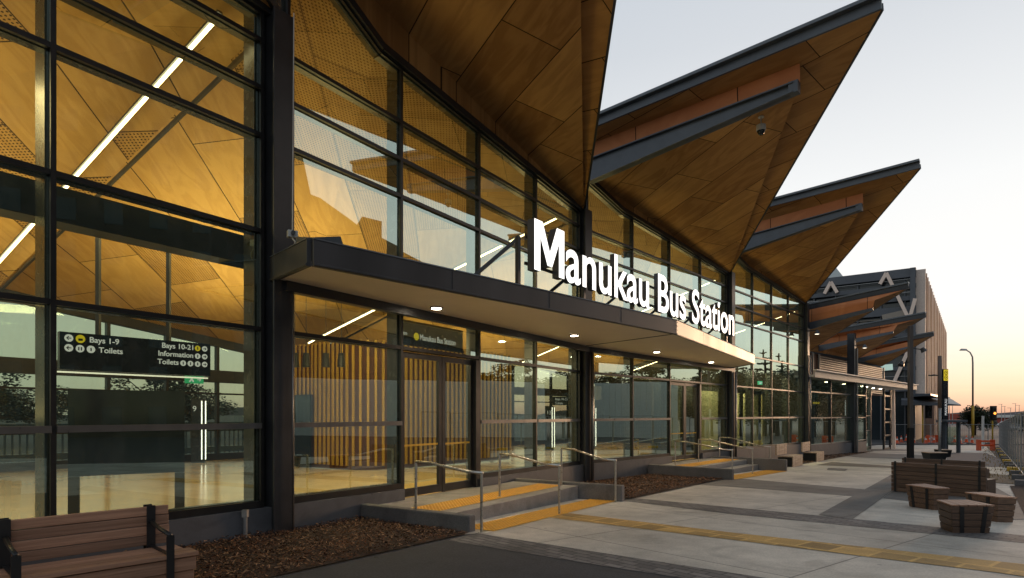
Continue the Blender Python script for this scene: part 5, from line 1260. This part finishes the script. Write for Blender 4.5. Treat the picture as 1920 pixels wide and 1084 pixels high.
# cars, distant buildings
def car(px, Y, rot, m, lab, zb=None):
    x = (px - CX) / F * Y; e = empty('parked_car', (x, Y, gzf), rot, lab, 'car', 'cars on the far road')
    prof = [(-2.1, .35), (-2.15, .75), (-1.5, .95), (-1.0, 1.4), (.5, 1.42), (1.15, .98), (2.0, .82), (2.15, .45), (2.1, .3)]
    mb = MB(); mb.prism([Vector((a, -.85, b)) for a, b in prof], (0, 1.7, 0)); mb.build('body', M[m], e, bevel=.06)
    mb = MB(); mb.prism([Vector((a, -.87, b)) for a, b in ((-1.35, .98), (-.95, 1.32), (.42, 1.34), (.95, .98))], (0, 1.74, 0)); mb.build('windows', M['board'], e)
    for a in (-1.35, 1.35):
        for b in (-.8, .8): mb = MB(); mb.tube([(a, b - .1, .32), (a, b + .1, .32)], .32, 14); mb.build('wheel', M['tyre'], e)
car(1890, 140, R(8), 'carw', 'silver car parked far off in front of the red wall'); car(1858, 150, R(5), 'card', 'dark car parked far off behind the bush'); car(1918, 105, R(10), 'carw', 'pale car cut by the right edge of the picture')
def dist_block(pxa, pxb, pyt, Y, m, lab, dep=12, name='distant_building', roof=None):
    a, b = P(pxa, pyt, Y), P(pxb, pyt, Y); mb = MB(); mb.hexa([Vector((a.x, Y, gzf - .5)), Vector((b.x, Y, gzf - .5)), Vector((b.x, Y + dep, gzf - .5)), Vector((a.x, Y + dep, gzf - .5)), a, b, b + Vector((0, dep, 0)), a + Vector((0, dep, 0))])
    if roof: mb.box(((a.x + b.x) / 2, Y + dep / 2 - .5, a.z + .4), (b.x - a.x + 1, dep + 1, .8), 1)
    tag(mb.build(name, [M[m], M[roof or m]]), lab, 'building')
dist_block(1866, 1912, 783, 190, 'redp', 'low red walled building with white roof on the horizon', roof='whitep')
dist_block(1770, 1800, 776, 200, 'redp', 'low reddish building behind the pylon on the horizon')
dist_block(1905, 2010, 778, 230, 'park', 'low grey building on the horizon at the right edge')
for k, (px, h) in enumerate(((1780, 745), (1786, 750), (1868, 762), (1878, 758), (1884, 762), (1895, 765), (1904, 757), (1911, 760))):
    Y = 175; t_ = P(px, h, Y); mb = MB(); mb.tube([(0, 0, 0), (0, 0, t_.z - gzf)], .1, 6, r2=.05); mb.bar((-.9, 0, t_.z - gzf), (.2, 0, t_.z - gzf), .2, .1)
    tag(mb.build('distant_pole', M['galv'], None, loc=(t_.x, Y, gzf)), 'thin pole standing on the horizon near the sunset', 'pole', 'thin poles on the horizon')
# hills on the horizon
mb = MB(); prev = None
for k in range(60):
    x = -900 + k * 60; z = 12 + 8 * sin(k * .7) + 5 * sin(k * 1.9); cur = (Vector((x, 1500, -5)), Vector((x, 1500, z)))
    if prev: mb.face([prev[0], cur[0], cur[1], prev[1]])
    prev = cur
tag(mb.build('hills', plain('hazy hills', (.18, .16, .17), .9)), kind='structure')
# bus side beyond the concourse: fence and trees seen through both glass walls
for k in range(9):
    q = BK[0].lerp(BK[4], k / 8) + Vector((-22, 16, 0)) * (1.5 + .25 * (k % 3)); tree(q.x, q.y, 4.5 + (k * 37 % 5) * .8, 8, 'dark tree beyond the bus bays behind the building', 300 + k, 0, 4500)
for o_ in list(COL.objects):
    if o_.name.startswith('tree') and o_.get('label', '').startswith('dark tree beyond'): o_['group'] = 'trees beyond the bus bays'
q0 = BK[0] + Vector((-6, 4, 0)); q1 = BK[4] + Vector((-6, 4, 0)); mb = MB(); d = (q1 - q0).normalized(); L_ = (q1 - q0).length; t = 0
while t < L_: c = q0 + d * t; z = -.2; mb.bar(c + Vector((0, 0, z)), c + Vector((0, 0, 1.25)), .05, .05); t += .22
mb.bar(q0 + Vector((0, 0, 1.3)), q1 + Vector((0, 0, 1.3)), .08, .08); mb.bar(q0 + Vector((0, 0, .1)), q1 + Vector((0, 0, .1)), .3, .25)
tag(mb.build('picket_fence', M['steel_light']), 'long grey picket fence along the bus bays behind the building', 'fence')

# ------------------------------------------------------------------ world, sun, camera
w = bpy.data.worlds.new('World'); S.world = w; w.use_nodes = True; nt = w.node_tree; nt.nodes.clear(); L = nt.links.new
SUN_AZ, SUN_EL = 47.0, 5.0                   # azimuth east of +Y
tc = N(nt, 'ShaderNodeTexCoord'); sx_ = N(nt, 'ShaderNodeSeparateXYZ'); L(tc.outputs['Generated'], sx_.inputs[0])
def ramp(stops):
    cr = N(nt, 'ShaderNodeValToRGB'); L(sx_.outputs[2], cr.inputs[0]); el = cr.color_ramp.elements
    el[0].position = stops[0][0]; el[0].color = rgba(stops[0][1]); el[1].position = 1; el[1].color = rgba(stops[-1][1])
    for p_, c in stops[1:-1]: x = el.new(p_); x.color = rgba(c)
    return cr
warm = ramp([(0.0, (.62, .36, .27)), (.012, (.90, .56, .40)), (.03, (.98, .76, .52)), (.06, (1.0, .88, .68)), (.10, (1.0, .95, .85)), (.15, (1.0, .98, .95)), (.30, (.92, .93, .93)), (.50, (.67, .70, .74)), (1.0, (.34, .42, .53))])
cool = ramp([(0.0, (.50, .52, .50)), (.06, (.62, .64, .60)), (.2, (.60, .64, .66)), (.5, (.45, .52, .60)), (1.0, (.34, .42, .53))])
dt = N(nt, 'ShaderNodeVectorMath', operation='DOT_PRODUCT'); L(tc.outputs['Generated'], dt.inputs[0]); dt.inputs[1].default_value = (sin(R(60)), cos(R(60)), 0)
mr = N(nt, 'ShaderNodeMapRange'); mr.interpolation_type = 'SMOOTHSTEP'; mr.inputs[1].default_value = -.35; mr.inputs[2].default_value = .8; mr.inputs[3].default_value = 0; mr.inputs[4].default_value = 1; L(dt.outputs['Value'], mr.inputs[0])
mix = N(nt, 'ShaderNodeMix', data_type='RGBA'); L(mr.outputs[0], mix.inputs[0]); L(cool.outputs[0], mix.inputs[6]); L(warm.outputs[0], mix.inputs[7])
# faint streaks of cloud only low over the horizon
mp = N(nt, 'ShaderNodeMapping'); mp.inputs['Scale'].default_value = (2.5, 2.5, 40); L(tc.outputs['Generated'], mp.inputs[0])
no = N(nt, 'ShaderNodeTexNoise', i_Scale=2.2, i_Detail=4.); L(mp.outputs[0], no.inputs['Vector'])
cm = N(nt, 'ShaderNodeMapRange'); cm.inputs[1].default_value = .48; cm.inputs[2].default_value = .7; cm.inputs[3].default_value = 0; cm.inputs[4].default_value = .16; L(no.outputs[0], cm.inputs[0])
lowm = N(nt, 'ShaderNodeMapRange'); lowm.inputs[1].default_value = .0; lowm.inputs[2].default_value = .12; lowm.inputs[3].default_value = 1; lowm.inputs[4].default_value = 0.0; L(sx_.outputs[2], lowm.inputs[0])
cmm = N(nt, 'ShaderNodeMath', operation='MULTIPLY'); L(cm.outputs[0], cmm.inputs[0]); L(lowm.outputs[0], cmm.inputs[1])
s2_ = N(nt, 'ShaderNodeMix', data_type='RGBA'); s2_.inputs[7].default_value = (.72, .42, .36, 1); L(cmm.outputs[0], s2_.inputs[0]); L(mix.outputs[2], s2_.inputs[6])
bg = N(nt, 'ShaderNodeBackground'); L(s2_.outputs[2], bg.inputs[0]); bg.inputs[1].default_value = 1.03
sky = N(nt, 'ShaderNodeTexSky'); sky.sky_type = 'NISHITA'; sky.sun_disc = False; sky.sun_elevation = R(SUN_EL); sky.sun_rotation = R(SUN_AZ)
bg2 = N(nt, 'ShaderNodeBackground'); L(sky.outputs[0], bg2.inputs[0]); bg2.inputs[1].default_value = .003
ad = N(nt, 'ShaderNodeAddShader'); L(bg.outputs[0], ad.inputs[0]); L(bg2.outputs[0], ad.inputs[1])
ow = N(nt, 'ShaderNodeOutputWorld'); L(ad.outputs[0], ow.inputs[0])
sl_ = bpy.data.lights.new('sun', 'SUN'); sl_.energy = 1.4; sl_.angle = R(10); sl_.color = (1, .62, .36)
so = bpy.data.objects.new('sun', sl_); COL.objects.link(so)
v = Vector((sin(R(SUN_AZ)) * cos(R(SUN_EL)), cos(R(SUN_AZ)) * cos(R(SUN_EL)), sin(R(SUN_EL)))); so.rotation_euler = (-v).to_track_quat('-Z', 'Y').to_euler()
cd = bpy.data.cameras.new('camera'); co = bpy.data.objects.new('camera', cd); COL.objects.link(co)
co.location = (0, 0, EYE); co.rotation_euler = (pi / 2, 0, 0); cd.sensor_width = 36; cd.lens = F / 1920 * 36; cd.shift_y = (HY - 542) / 1920; cd.clip_end = 5000; cd.clip_start = .05
S.camera = co
S.view_settings.view_transform = 'Standard'; S.view_settings.look = 'None'; S.view_settings.exposure = 0; S.view_settings.gamma = 1
S.render.engine = 'CYCLES'; cy = S.cycles
cy.max_bounces = 10; cy.transparent_max_bounces = 16; cy.glossy_bounces = 4; cy.diffuse_bounces = 4; cy.use_denoising = True; cy.sample_clamp_indirect = 4; cy.caustics_reflective = False
try: cy.denoiser = 'OPENIMAGEDENOISE'
except Exception: pass
